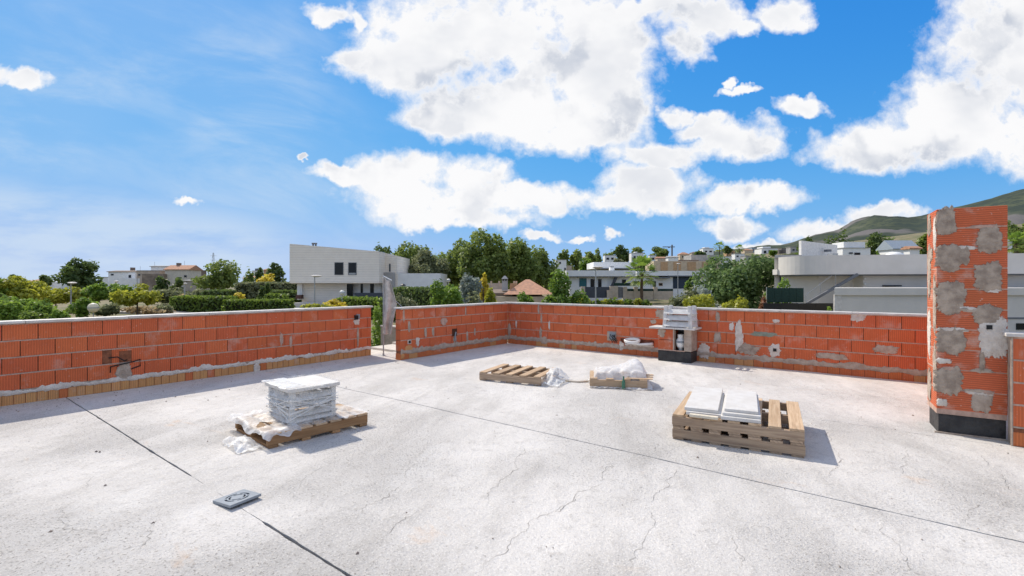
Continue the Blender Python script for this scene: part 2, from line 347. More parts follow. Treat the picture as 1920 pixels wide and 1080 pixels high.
# ---------------------------------------------------------------- the roof floor: strips of screed between open joints
struct(MB().box(-8.5, 8.5, -6, 9.6, -.34, -.022).build('roof_slab', M_GROOVE))
def strip(y0, y1, x0, x1, g0, g1):
    nx = int((x1-x0)/.06); ny = max(6, int((y1-y0)/.25)); v = []; f = []
    for i in range(nx+1):
        x = x0+(x1-x0)*i/nx
        a = y0+g0(x)+mnoise.noise((x*9, y0, 0))*.004+mnoise.noise((x*40, y0, 4))*.002 if g0 else y0
        b = y1-g1(x)-mnoise.noise((x*9, y1, 2))*.004-mnoise.noise((x*40, y1, 4))*.002 if g1 else y1
        for j in range(ny+1):
            y = a+(b-a)*j/ny
            v.append((x, y, mnoise.noise((x*.9, y*.9, 3))*.006+mnoise.noise((x*3, y*2.2, 7))*.0025))
        v.append((x, b, -.03)); v.append((x, a, -.03))
    k = ny+3
    for i in range(nx):
        for j in range(ny): f.append((i*k+j, (i+1)*k+j, (i+1)*k+j+1, i*k+j+1))
        f.append((i*k+ny, (i+1)*k+ny, (i+1)*k+ny+1, i*k+ny+1)); f.append((i*k+ny+2, (i+1)*k+ny+2, (i+1)*k, i*k))
    m = bpy.data.meshes.new('slab'); m.from_pydata(v, [], f); m.update(); return m
floor = struct(bpy.data.objects.new('floor', None)); COL.objects.link(floor)
def gap1(x):
    if -4.15 < x < -3.0: return .0012
    if x > -3.0: return .0085+.005*mnoise.noise((x*5, 1, 1))+.007*mnoise.noise((x*31, 2, 1))+.004*mnoise.noise((x*80, 2, 1))
    return .0075+.002*mnoise.noise((x*4, 5, 1))+.003*mnoise.noise((x*28, 5, 1))
gap2 = lambda x: .0065+.002*mnoise.noise((x*4, 9, 1))
gap3 = lambda x: .0025+.0016*mnoise.noise((x*1.3, 2, 1))
gap4 = lambda x: .0022+.0018*mnoise.noise((x*1.1, 6, 1))
for (y0, y1, x0, x1, g0, g1) in ((-6, 1.40, -8.3, 8.3, None, gap1), (1.40, 3.90, -8.3, 8.3, gap1, gap2), (3.90, 6.10, -8.3, 8.3, gap2, gap3),
                                 (6.10, 7.75, -8.3, 1.2, gap3, gap4), (7.75, 9.45, -8.3, 1.2, gap4, None)):
    obj('slab', strip(y0, y1, x0, x1, g0, g1), M_SCREED, floor, smooth=False)
def crack(pxs, w=.0018):
    P = [ground(*p) for p in pxs]; pts = []
    for a, b in zip(P, P[1:]):
        n = max(2, int((b-a).length/.022))
        for i in range(n):
            p = a.lerp(b, i/n); q = mnoise.noise_vector((p.x*6, p.y*6, 1)); q2 = mnoise.noise_vector((p.x*22, p.y*22, 8))
            pts.append(Vector((p.x+q.x*.04+q2.x*.03+random.uniform(-.006, .006), p.y+q.y*.04+q2.y*.03+random.uniform(-.006, .006), 0)))
    v = []; f = []
    for i, p in enumerate(pts):
        d = (pts[min(i+1, len(pts)-1)]-pts[max(i-1, 0)]); d.z = 0; d.normalize(); nrm = Vector((-d.y, d.x, 0))
        ww = w*(.25+.75*abs(mnoise.noise((i*.21, p.x, 3)))*1.8)*min(1, 4*i/len(pts)+.2, 4*(1-i/len(pts))+.2)
        z = mnoise.noise((p.x*.9, p.y*.9, 3))*.006+mnoise.noise((p.x*3, p.y*2.2, 7))*.0025+.0022
        v += [tuple(p+nrm*ww+Vector((0, 0, z))), tuple(p-nrm*ww+Vector((0, 0, z)))]
        if i: f.append((2*i-2, 2*i-1, 2*i+1, 2*i))
    m = bpy.data.meshes.new('crack'); m.from_pydata(v, [], f); m.update()
    obj('crack', m, M_CRACK, floor)
M_CRACK = mat('crack_shadow', (.27, .245, .215), .95, .2)
for c in ([(982,836),(975,860),(955,888),(915,925),(908,958)], [(1146,868),(1130,895),(1128,905)], [(1128,905),(1080,935),(1012,965),(985,1000),(922,1050),(905,1079)],
          [(1222,958),(1216,992),(1192,1040),(1176,1075)], [(1556,795),(1559,842),(1578,858),(1557,885),(1552,906)], [(1698,838),(1702,868),(1697,890),(1706,908)],
          [(1836,948),(1820,962),(1806,982)], [(172,892),(158,920)], [(297,972),(283,1000),(264,1032)], [(1366,1000),(1386,1040),(1384,1075)], [(768,862),(757,900)],
          [(760,905),(716,938),(640,972)], [(1850,855),(1853,876)], [(1871,885),(1905,932)], [(112,952),(131,986),(164,1003)], [(700,1010),(760,975),(800,950)],
          [(225,920),(262,915)], [(372,861),(402,860)], [(1010,765),(1040,762)], [(640,860),(600,880),(560,915)], [(1040,958),(1085,936)], [(1660,985),(1690,1040),(1700,1075)],
          [(1270,880),(1245,915),(1225,950)]):
    crack(c)

# ---------------------------------------------------------------- parapets
def box_mesh(w, d, h, name='brick', uvlen=False):
    m = MB().box(0, w, 0, d, 0, h).mesh(name); return m
BW, BH, BP, Z0 = .300, .186, .31, .178       # clay block 30 x 19 x 14
def jit_block(w, d, h, name):
    me = MB().box(0, w, 0, d, 0, h).mesh(name)
    b = bmesh.new(); b.from_mesh(me); bmesh.ops.bevel(b, geom=b.edges[:], offset=.0025, segments=1, affect='EDGES'); b.to_mesh(me); b.free(); return me
BLOCKS = [jit_block(BW, .14, BH, 'brick') for _ in range(1)]
BASES = {}
def base_mesh(w, m):
    k = (round(w, 2), m.name)
    if k not in BASES: BASES[k] = jit_block(w-.006, .138, .125, 'base_brick'); BASES[k].materials.append(m)
    return BASES[k]
BLOCKS[0].materials.append(M_BRICK)
def jag(L, z0, z1, amp, seed, y, m, parent, name, x0=0., dip=None):
    """trowelled mortar band with ragged edges, as a thin solid on the wall face"""
    n = int((L-x0)/.028); v = []; f = []
    for i in range(n+1):
        x = x0+(L-x0)*i/n
        a = z0+amp*.6*mnoise.noise((x*5, seed, 0))+amp*.35*mnoise.noise((x*21, seed, 3))
        b = z1+amp*1.2*mnoise.noise((x*3.1, seed, 5))+amp*.9*mnoise.noise((x*14, seed, 9))+amp*.6*mnoise.noise((x*45, seed, 2))
        if b < a+.004: b = a+.004
        md = (a+b)/2; t = .007+.004*mnoise.noise((x*8, seed, 11))
        v += [(x, y+.004, a), (x, y-t, a+(md-a)*.5), (x, y-t, b-(b-md)*.4), (x, y+.004, b)]
        if i:
            o = 4*(i-1)
            f += [(o+k, o+4+k, o+5+k, o+1+k) for k in range(3)]
    me = bpy.data.meshes.new(name); me.from_pydata(v, [], f); me.update()
    at_ = me.attributes.new('body', 'FLOAT', 'POINT'); at_.data.foreach_set('value', [.15, 1., .9, -.15]*(len(v)//4)); return obj(name, me, SMEAR.get(m.name, m), parent, smooth=True)
def blob(parent, cx, cz, w, h, m, seed, y=-.004, t=.008, name='mortar_patch', sq=2.6, n=64, ax='y', amp=1.):
    """irregular smear standing a few mm proud of a wall face; superellipse outline, ragged"""
    rim = []; inn = []; in2 = []; m = SMEAR.get(m.name, m)
    for i in range(n):
        a = 2*math.pi*i/n; c, s = math.cos(a), math.sin(a)
        r = 1/((abs(c)**sq+abs(s)**sq)**(1/sq)); r *= 1+amp*(.34*mnoise.noise((c*1.6+seed, s*1.6, seed))+.24*mnoise.noise((c*5, s*5+seed, 2))+.16*mnoise.noise((c*14, s*14, seed)))
        r *= 1.12; rim.append((cx+r*c*w/2, cz+r*s*h/2)); inn.append((cx+r*.78*c*w/2, cz+r*.78*s*h/2)); in2.append((cx+r*.45*c*w/2, cz+r*.45*s*h/2))
    def p(q, d): return (q[0], d, q[1]) if ax == 'y' else (d, q[0], q[1])
    v = [p(q, y+.004 if ax == 'y' else y+.004) for q in rim]+[p(q, y-t*.6) for q in inn]+[p(q, y-t) for q in in2]+[p((cx, cz), y-t)]
    f = [(i, (i+1) % n, n+(i+1) % n, n+i) for i in range(n)]+[(n+i, n+(i+1) % n, 2*n+(i+1) % n, 2*n+i) for i in range(n)]+[(2*n+i, 2*n+(i+1) % n, 3*n) for i in range(n)]
    if ax == 'x': f = [q[::-1] for q in f]
    me = bpy.data.meshes.new(name); me.from_pydata(v, [], f); me.update()
    at_ = me.attributes.new('body', 'FLOAT', 'POINT'); at_.data.foreach_set('value', [0.]*n+[.75]*n+[1.2]*(n+1)); return obj(name, me, m, parent, smooth=False)

def parapet(label, loc, rz, L, phase, base, over=(.03, .03), holes=(), dry=False, name='parapet_wall'):
    t = thing(name, label, 'wall', loc, rz, 'brick parapets round the roof')
    core = MB(); core.box(.004, L-.004, .009, .131, -.02, .972); core.build('core', M_MDARK, t)
    for k in range(5):                       # mortar beds between the courses
        z = Z0+.2*k-.016
        n = int(L/.05); v = []; f = []
        for i in range(n+1):
            x = .002+(L-.004)*i/n; a = z+.0025*mnoise.noise((x*7, k, phase)); b = z+.0155+.003*mnoise.noise((x*9, k, phase+4)); d = -.0015+.003*mnoise.noise((x*12, k, 1))
            v += [(x, .02, a), (x, d, a), (x, d, b), (x, .02, b)]
            if i: o = 4*(i-1); f += [(o+q, o+4+q, o+5+q, o+1+q) for q in range(3)]
        me = bpy.data.meshes.new('mortar_bed'); me.from_pydata(v, [], f); me.update(); obj('mortar_bed', me, M_MORT if k else M_MGREY, t)
    for k in range(4):
        x = ((phase+(BP/2 if k % 2 == 0 else 0)) % BP)-BP
        while x < L-.02:
            a, b = max(x, 0.), min(x+BW, L)
            if b-a > .03 and not any(h[0] == k and a < h[1] < b for h in holes):
                o = obj('brick', BLOCKS[0], None, t, (a, random.uniform(-.003, .002), Z0+.2*k)); o.scale = ((b-a)/BW, 1, 1)
            x += BP
    x = 0.; i = 0
    while x < L-.03:                         # soldier course of cut bricks at the foot
        w = base[0]*(.85 if random.random() < .3 else 1.); w = min(w, L-x)
        m = M_BASE if random.random() < base[1] else M_BASER
        me = base_mesh(base[0], m); o = obj('base_brick', me, None, t, (x, random.uniform(0, .006), 0)); o.scale = (w/base[0], 1, 1); x += w; i += 1
    x = -over[0]; E = L+over[1]; ns = max(1, round((E-x)/1.02)); s = (E-x)/ns
    for i in range(ns):
        MB().box(.0015, s-.0015, -.035, .175, 0, .032).build('coping_slab', M_COPING, t, (x+s*i, random.uniform(-.004, .004), .976+random.uniform(0, .004)), R(random.uniform(-.25, .25)), bevel=.005)
    return t
XA, XB, YC, YD = -8.26, -7.265, 9.30, 6.155
yA0 = -3.0; yA1 = 6.03
def ya(px, py): return on_plane(px, py, 0, XA)
pA = (ya(193.3, 620).y-yA0) % BP
hole = ya(236, 672); hx, hz = hole.y-yA0, hole.z
wallA = parapet('long red clay block parapet with cream base bricks and a broken block', (XA, yA0, 0), R(90), yA1-yA0, pA, (.10, .94), over=(0, .03), holes=((1, hx+.02),))
jag(yA1-yA0, .118, .190, .042, 3., -.003, M_MWHITE, wallA, 'mortar_fillet')
def wpatch(wall, px, py, w, h, m, seed, frame, **kw):
    if frame == 'A': p = on_plane(px, py, 0, XA); l = p.y-yA0
    elif frame == 'B': p = on_plane(px, py, 0, XB); l = p.y-yB0
    elif frame == 'C': p = on_plane(px, py, 1, YC); l = p.x-XB
    else: p = on_plane(px, py, 1, YD); l = p.x-xD0
    return blob(wall, l, p.z, w, h, m, seed, **kw)
wpatch(wallA, 233, 696, .17, .20, M_MGREY, 1., 'A', t=.014)
wpatch(wallA, 481, 690, .10, .17, M_MWHITE, 2., 'A', t=.010); wpatch(wallA, 671, 632, .05, .34, M_MGREY, 5., 'A'); wpatch(wallA, 669, 603, .13, .12, M_MWHITE, 6., 'A', t=.012)
wpatch(wallA, 545, 640, .05, .2, M_MORT, 8., 'A', t=.004); wpatch(wallA, 528, 636, .06, .22, M_MORT, 9., 'A', t=.004)
# the broken block: shell with exposed webs
hb = MB(); hb.box(hx-.15, hx-.075, .0, .14, Z0+.2, Z0+.2+BH).box(hx-.075, hx+.15, 0, .14, Z0+.2+.155, Z0+.2+BH).box(hx+.115, hx+.15, 0, .14, Z0+.2, Z0+.2+.155)
for i in range(4): hb.box(hx-.06+i*.047, hx-.05+i*.047, .045, .13, Z0+.2, Z0+.2+.155)
hb.box(hx-.075, hx+.115, .118, .137, Z0+.2, Z0+.355)
hb.build('broken_brick', M_BRICK, wallA)
conduit = MB().tube([(hx-.19, -.012, hz+.03), (hx-.10, -.03, hz+.035), (hx-.02, -.04, hz-.03), (hx+.02, .02, hz-.02)], .008, 6)
conduit.tube([(hx-.17, -.006, hz-.17), (hx-.17, -.02, hz-.09), (hx-.06, -.035, hz-.07), (hx+.08, -.03, hz-.05), (hx+.155, -.02, hz-.03), (hx+.16, -.006, hz-.12), (hx+.06, -.012, hz-.15)], .009, 6)
tag(conduit.build('electric_cable', M_BLACK, None, (XA, yA0, 0), R(90)), 'black cable looping out of the broken block above a grey mortar patch', 'cable')
p = ya(668, 595); so = thing('socket_box', 'black electrical box set in white mortar at the free end of the parapet', 'electrical box', (XA, p.y, p.z), R(90))
MB().box(-.045, .035, -.024, .01, -.045, .04).build('box_body', M_BLACK, so, bevel=.004); MB().box(.0, .075, -.014, .01, -.03, .06).build('back_plate', M_GREYP, so)
MB().tube([(-.03, -.03, 0), (-.05, -.05, .02), (-.06, -.03, .05)], .006, 6).build('wire', M_BLACK, so)

yB0 = 5.97
pB = (on_plane(875, 590, 0, XB).y-yB0) % BP
wallB = parapet('short red clay block parapet with grey mortar smears beside the stair gap', (XB, yB0, 0), R(90), YC-yB0-.002, pB, (.22, .2), over=(.03, -.177))
jag(YC-yB0, .10, .205, .040, 13., -.003, M_MGREY, wallB, 'mortar_band')
LC = .66-XB
pC = (on_plane(1643, 595, 1, YC).x-XB) % BP
wallC = parapet('longest red clay block parapet running behind the small vent chimney', (XB, YC, 0), 0, LC, pC, (.16, .18), over=(.177, 0))
jag(LC, .105, .20, .042, 23., -.003, M_MGREY, wallC, 'mortar_band')
for (px, py, w, h, m, sd) in ((757,592,.05,.22,M_MORT,1),(767,612,.06,.2,M_MGREY,2),(783,640,.09,.16,M_MWHITE,3),(798,623,.07,.18,M_MGREY,4),(812,622,.06,.16,M_MGREY,4.4),(832,603,.2,.13,M_MORT,5),
                              (873,583,.04,.19,M_MORT,6),(876,630,.06,.2,M_MGREY,7),(890,622,.05,.16,M_MGREY,8),(853,636,.10,.12,M_CEM,9),(766,655,.2,.12,M_BASE,10),(755,668,.09,.1,M_BASE,10.5)):
    wpatch(wallB, px, py, w, h, m, sd, 'B', t=.006)
for (px, py, w, h, m, sd) in ((1010,580,.05,.2,M_MGREY,1),(1015,597,.05,.2,M_MGREY,2),(968,607,.05,.16,M_MWHITE,3),(1030,610,.05,.18,M_MWHITE,4),(955,620,.10,.3,M_MGREY,5),(1014,625,.07,.26,M_CEM,6),(1020,638,.18,.16,M_MGREY,7),
                              (1238,588,.20,.17,M_MGREY,8),(1346,594,.07,.19,M_MGREY,9),(1385,632,.13,.50,M_MWHITE,10),(1372,612,.08,.14,M_MWHITE,11),(1345,633,.13,.17,M_MGREY,12),
                              (1432,627,.42,.07,M_CEMG,13) if 'M_CEMG' in globals() else (1432,627,.42,.07,mat('green_grey_paint',(.30,.33,.26),.9,.15,12,.3),13),(1455,602,.11,.06,M_MWHITE,14),
                              (1453,656,.17,.21,M_MWHITE,15),(1320,657,.20,.26,M_MWHITE,16),(1608,594,.17,.15,M_MWHITE,17),(1225,603,.12,.08,M_MGREY,18),(1560,668,.4,.10,M_MGREY,19),(1400,655,.36,.16,M_CEM,20),
                              (1300,585,.14,.18,M_BASE,21),(1165,648,.1,.18,M_MWHITE,22),(1660,655,.3,.13,M_MGREY,23)):
    wpatch(wallC, px, py, w, h, m, sd, 'C', t=.006)
xD0 = .945
wallD = parapet('red clay block parapet starting beside the tall patched brick chimney', (xD0, YD, 0), 0, 6., .12, (.30, .2), over=(.05, 0))
MB().box(-.012, 0, -.006, .14, 0, .975).build('corner_render', M_MGREY, wallD)
wallJ = parapet('red clay block return wall hidden behind the tall brick chimney', (.665, YC-.002, 0), R(-90), YC-YD-.18, .1, (.2, .3), over=(-.18, 0))
for (px, py, wl, frame, lab) in ((767, 641, XB, 'B', 'small square black socket hole in white mortar beside the stair gap'), (1453, 656, YC, 'C', 'small square black socket hole in a white mortar patch on the long parapet')):
    p = on_plane(px, py, 0 if frame == 'B' else 1, wl)
    s = thing('socket_box', lab, 'electrical box', p, R(90) if frame == 'B' else 0)
    MB().box(-.04, .04, -.018, .0, -.04, .04).build('collar', M_MWHITE, s); MB().box(-.027, .027, -.0205, -.01, -.027, .027).build('opening', M_BLACK, s)
# recess with cut conduit in wall B
p = on_plane(853, 624, 0, XB); s = thing('conduit_recess', 'dark chased recess with a grey conduit stub in the short parapet', 'recess', p, R(90))
MB().box(-.09, .06, -.006, .0, -.07, .09).build('recess_shadow', mat('recess_shade', (.10, .04, .022), .95, .2, 20), s)  # flat dark plate, the recess's shade put into its colour
MB().tube([(-.01, -.012, -.17), (-.012, -.02, -.05), (0, -.03, .02)], .017, 8).build('conduit', M_GREYP, s)

# ---------------------------------------------------------------- tall patched chimney
cx0, cx1, cy0, cy1, ch = .435, .935, 6.245, 6.665, 2.19
ck = thing('brick_chimney', 'tall square chimney of ribbed red brick with grey cement patches', 'chimney', (cx0, cy0, 0), R(6))
w, d = cx1-cx0, cy1-cy0
MB().box(.002, w-.002, .0025, d-.002, .19, ch-.012).build('core', M_MORT, ck)
MB().box(.018, w-.006, .018, d, -.01, .235).build('bitumen_base', M_BITU, ck)
nb = 10; hz_ = (ch-.24)/nb
def chm(w_, d_): me = jit_block(w_, d_, hz_-.010, 'brick'); me.materials.append(M_BRICKH); return me
ma, mb_, mc = chm(.30, .14), chm(w-.30-.008, .14), chm(.13, d-.148)
mfull = chm(w, .14)
for k in range(nb):
    z = .24+k*hz_
    obj('brick', mfull, None, ck, (0, random.uniform(-.003, .002), z)); obj('brick', mc, None, ck, (random.uniform(-.002, .002), .148, z))
    if False:
        obj('brick', ma, None, ck, (0, random.uniform(-.003, .002), z)); obj('brick', mb_, None, ck, (.308, random.uniform(-.003, .002), z)); obj('brick', mc, None, ck, (random.uniform(-.002, .002), .148, z))
    elif False:
        obj('brick', mb_, None, ck, (0, random.uniform(-.003, .002), z)); obj('brick', ma, None, ck, (w-.30, random.uniform(-.003, .002), z)); obj('brick', mc, None, ck, (random.uniform(-.002, .002), .148, z))
    obj('brick', mc, None, ck, (w-.13, .148, z))
for (px, py, ww, hh, m, sd) in ((1772,415,.15,.25,M_CEM,1),(1856,448,.17,.24,M_CEM,2),(1775,482,.19,.25,M_CEM,3),(1808,478,.09,.15,M_CEM,3.5),(1856,520,.20,.25,M_CEM,4),(1777,558,.22,.28,M_CEM,5),(1854,592,.18,.18,M_CEM,6),
                                (1866,632,.20,.36,M_MWHITE,7),(1777,640,.21,.24,M_CEM,8),(1770,677,.11,.05,M_MWHITE,9),(1843,681,.04,.18,M_CEM,10),(1775,714,.20,.25,M_CEM,11),(1766,755,.08,.07,M_MWHITE,12),(1842,757,.15,.17,M_MGREY,13)):
    p = on_plane(px, py, 1, cy0-.003); blob(ck, min(max(p.x-cx0, ww/2*.93), w-ww/2*.93), p.z, ww, hh, m, sd, y=-.004, t=.009, sq=3.6, name='cement_patch', amp=.75)
for i in range(16):                          # squeezed-out mortar smears along the bed joints
    zz = .24+random.randrange(1, nb)*hz_-.005; ww = random.uniform(.08, .26); blob(ck, random.uniform(ww/2, w-ww/2), zz+random.uniform(-.01, .01), ww, random.uniform(.02, .05), random.choice((M_MORT, M_MGREY, M_MWHITE, M_CEM)), 30.+i, y=-.003, t=.005, name='mortar_smear')
for (yy, zz, ww, hh, m, sd) in ((.30,2.05,.14,.2,M_CEM,1),(.05,1.95,.10,.30,M_MWHITE,2),(.30,1.6,.13,.5,M_MGREY,3),(.06,1.25,.12,.5,M_MGREY,4),(.30,.95,.14,.4,M_MWHITE,5),(.06,.62,.12,.4,M_MGREY,6),(.30,.42,.14,.3,M_MGREY,7),(.2,1.75,.1,.12,M_MGREY,8)):
    blob(ck, yy, zz, ww, hh, m, sd, y=-.004, t=.008, ax='x', name='cement_patch', sq=3)
p = on_plane(1856, 614, 1, cy0); MB().box(-.02, .02, -.022, -.004, -.02, .02).build('socket_hole', M_BLACK, ck, (p.x-cx0, 0, p.z))
MB().box(-.012, w+.012, -.012, .002, 0, .05).build('base_fillet', M_MGREY, ck, (0, .012, -.035))

# ---------------------------------------------------------------- small vent chimney with louvred cap
vx0, vx1, vy0 = -3.36, -2.74, 8.95
vc = thing('vent_chimney', 'low brick vent chimney with white slab and black tarred base against the parapet', 'chimney', (vx0, vy0, 0))
vw, vd = vx1-vx0, YC-vy0-.006
MB().box(0, vw, 0, vd, 0, .20).build('bitumen_base', M_BITU, vc, bevel=.006)
MB().box(.0, .30, .0, .10, .205, .40).build('brick', M_BRICKH, vc, bevel=.003); MB().box(.0, .30, .0, .10, .408, .60).build('brick', M_BRICKH, vc, bevel=.003)
MB().box(.285, .305, -.004, .10, .205, .612).build('jamb', M_MGREY, vc)
MB().box(.49, vw+.004, -.004, vd, .212, .612).build('rendered_side', M_MGREY, vc, bevel=.004)
MB().box(0, .10, .105, vd, .205, .60).build('side_wall', M_BRICKH, vc); MB().box(.30, .49, .24, vd, .2, .61).build('flue_back', M_BLACK, vc)
MB().box(.0, .5, -.008, .0, .203, .222).build('mortar_bed', M_MORT, vc)
blob(vc, .07, .535, .14, .15, M_MGREY, 3., y=-.004, t=.006)
MB().box(-.14, vw+.09, -.10, vd, .616, .648).build('cover_slab', M_STONE, vc, bevel=.004)
hood = thing('vent_cowl', 'white plastic roof vent standing inside the opening of the low chimney', 'vent', (vx0+.395, vy0+.11, .2))
MB().lathe([(.038, 0), (.038, .05), (.05, .06), (.075, .09), (.085, .15), (.085, .2), (.07, .225), (.055, .24), (.058, .29), (.06, .31), (.04, .315)], n=18).build('vent_body', M_WPLAS, hood, smooth=True)
MB().lathe([(.09, .155), (.094, .16), (.094, .19), (.09, .195)], n=18).build('ring', M_GREYP, hood)
def louvre_cap(name, label, loc, rz, s=(.50, .40, .36), group=None, tiers=4, lean=.07):
    t = thing(name, label, 'chimney cap', loc, rz, group); X, Y, Z = s
    for sx in (-1, 1):
        for sy in (-1, 1):
            a = (sx*X/2, sy*Y/2); b = (sx*(X/2-lean*.3), sy*(Y/2-lean*.3)); r = .045
            P = [(a[0]-(r if sx > 0 else 0)*1, a[1]-(r if sy > 0 else 0), 0)]
            r = .045 if Z < .3 else .065
            x0 = a[0]-r if sx > 0 else a[0]; y0 = a[1]-r if sy > 0 else a[1]; x1 = b[0]-r if sx > 0 else b[0]; y1 = b[1]-r if sy > 0 else b[1]
            MB().hexa([(x0, y0, 0), (x0+r, y0, 0), (x0+r, y0+r, 0), (x0, y0+r, 0), (x1, y1, Z), (x1+r, y1, Z), (x1+r, y1+r, Z), (x1, y1+r, Z)]).build('post', M_CAST, t, bevel=.004)
    for k in range(tiers):
        z = .02+k*(Z-.05)/tiers; q = lean*.3*z/Z; h = (Z-.05)/tiers*(.72 if Z > .3 else .97)
        for sy in (-1, 1):
            y = sy*(Y/2-q-.012)
            MB().hexa([(-X/2+.03, y-.012-.02*sy*-1, z), (X/2-.03, y-.012-.02*sy*-1, z), (X/2-.03, y+.012-.02*sy*-1, z), (-X/2+.03, y+.012-.02*sy*-1, z),
                       (-X/2+.03, y-.012-.03*sy, z+h), (X/2-.03, y-.012-.03*sy, z+h), (X/2-.03, y+.012-.03*sy, z+h), (-X/2+.03, y+.012-.03*sy, z+h)]).build('louvre', M_CAST, t)
        for sx in (-1, 1):
            x = sx*(X/2-q-.012)
            MB().hexa([(x-.012+.02*sx, -Y/2+.04, z), (x+.012+.02*sx, -Y/2+.04, z), (x+.012+.02*sx, Y/2-.04, z), (x-.012+.02*sx, Y/2-.04, z),
                       (x-.012-.03*sx, -Y/2+.04, z+h), (x+.012-.03*sx, -Y/2+.04, z+h), (x+.012-.03*sx, Y/2-.04, z+h), (x-.012-.03*sx, Y/2-.04, z+h)]).build('louvre', M_CAST, t)
    return t
louvre_cap('chimney_cap', 'white cast louvred chimney cap with corner posts standing on the cover slab', (vx0+.385, vy0+.10, .649), 0, (.54, .36, .40), tiers=3)

# ---------------------------------------------------------------- electrical chase left of the chimney
p = on_plane(1147, 630, 1, YC); ex = thing('junction_box', 'grey junction box set in mortar with loose black wires by the vent chimney', 'electrical box', (p.x, YC, p.z))
MB().box(-.10, .11, -.02, .0, -.10, .10).build('mortar_bedding', M_MGREY, ex, bevel=.01); MB().box(-.04, .10, -.045, -.018, -.07, .08).build('box_body', M_GREYP, ex, bevel=.005)
for i in range(5):
    a = random.uniform(-.03, .09)
    MB().tube([(a, -.04, random.uniform(-.02, .05)), (a+random.uniform(-.02, .08), -.10, random.uniform(-.06, .03)), (a+random.uniform(.0, .14), -.07, random.uniform(-.12, -.03)), (a+random.uniform(.02, .12), -.03, -.13)], .008, 6).build('wire', M_BLACK, ex)
p = on_plane(1188, 640, 1, YC-.03)
chs = thing('wall_chase', 'rough horizontal chase of broken clay and mortar left of the vent chimney', 'recess', (p.x, YC, p.z))
v = MB(); v.box(-.30, .42, -.004, .002, -.09, .045); v.build('chase_back', mat('chase_clay', (.30, .10, .055), .95, .3, 9, 1., 30), chs)
jg = jag(.42, -.10, -.055, .03, 41., -.006, M_MWHITE, chs, 'mortar_ledge', x0=-.20)
rg = MB(); rp = [(math.cos(a)*.155, -.07+math.sin(a)*.10, .03+math.sin(a)*.025) for a in [2*math.pi*i/28 for i in range(29)]]
rg.tube(rp, .017, 8, False); rg.tube([(x*.97, y*.97-.003, z-.025) for x, y, z in rp], .015, 8, False)
tag(rg.build('cable_coil', M_WPLAS, None, (p.x, YC-.03, p.z), smooth=True), 'white plastic conduit coiled into a ring against the parapet', 'conduit')
tag(MB().tube([(-.02, -.05, -.045), (.14, -.055, -.05), (.42, -.06, -.02)], [.024, .024, .030], 10).build('white_pipe', M_WPLAS, None, (p.x, YC, p.z), smooth=True), 'short white plastic pipe lying in the wall chase beside the vent chimney', 'pipe')
bs = thing('mortar_droppings', 'row of small mortar lumps on the floor below the wall chase', 'debris', ground(1190, 663))
for i in range(9):
    s = random.uniform(.012, .03); MB().lathe([(s, 0), (s*.8, s*.6), (s*.2, s*.9)], n=7).build('lump', M_MWHITE, bs, (random.uniform(-.45, .45), random.uniform(-.05, .1), 0))

# ---------------------------------------------------------------- boards and pallets
def board(parent, name, m, x0, x1, y0, y1, z0, z1, rz=0., bev=.002):
    """one sawn board with its grain along the longest side"""
    c = ((x0+x1)/2, (y0+y1)/2, (z0+z1)/2); d = (x1-x0, y1-y0, z1-z0); ax = d.index(max(d))
    me = MB().box(-d[0]/2, d[0]/2, -d[1]/2, d[1]/2, -d[2]/2, d[2]/2).mesh(name)
    uvl = me.uv_layers.new(name='UVMap'); o1, o2 = [i for i in range(3) if i != ax]; off = random.random()*5
    for lp in me.loops:
        q = me.vertices[lp.vertex_index].co; uvl.data[lp.index].uv = (q[ax]+off, q[o1]+q[o2]+off)
    return obj(name, me, m, parent, c, rz, bevel=bev)
def pallet(label, loc, rz, W, D, n_slat, slat_w, m, group='wooden pallets on the roof', H=.125, stringers=3, bottom=None, blocks=False, z0=0.):
    t = thing('wooden_pallet', label, 'pallet', loc, rz, group)
    sp = (W-slat_w)/(n_slat-1)
    for i in range(n_slat):                                    # boards across, top and bottom
        j = random.uniform(-.006, .006); ww = slat_w*random.uniform(.92, 1.06)
        board(t, 'deck_board', m, sp*i, sp*i+ww, j, D+j, z0+H-.020, z0+H, random.uniform(-.008, .008))
    for i in (range(n_slat) if bottom is None else bottom):
        board(t, 'bottom_board', m, sp*i, sp*i+slat_w*.95, .004, D-.004, z0, z0+.018)
    for i in range(stringers):
        y = (D-.04)*i/(stringers-1)
        board(t, 'stringer', m, -.004, W+.004, y, y+.04, z0+.019, z0+H-.021)
    return t
# right: two pallets on top of each other, coping pieces on them
pr = Vector((-1.545, 4.49, 0)); rr = R(8.5)
pal1 = pallet('grey-brown slatted pallet, lower one of the stacked pair under white stone panels', pr, rr, 1.06, 1.08, 7, .100, M_WOODG, H=.118)
pal2 = pallet('pale slatted pallet on top of another, carrying white stone panels', pr+Vector((.0, -.008, .119)), rr+R(.6), 1.055, 1.08, 7, .104, M_WOODG, H=.118)
for b_ in pal2.children:
    if b_.name.startswith('deck_board'): b_.data.materials[0] = M_WOOD
def panel(x, y, z, w, l, h, r, label, grp=None):
    o = MB().box(0, w, 0, l, 0, h).build('coping_stone', M_STONE, None, pr+Vector((x*math.cos(rr)-y*math.sin(rr), x*math.sin(rr)+y*math.cos(rr), z)), rr+r, bevel=.003); return tag(o, label, 'coping stone', grp)
G = 'white stone coping panels on the pallet pair'
panel(.115, .02, .2385, .30, .98, .030, R(3.5), 'bottom white stone panel of the left pile on the pallet pair', G)
panel(.095, .055, .2690, .29, 1.02, .030, R(3.), 'top white stone panel of the left pile with a faint beige stain', G)
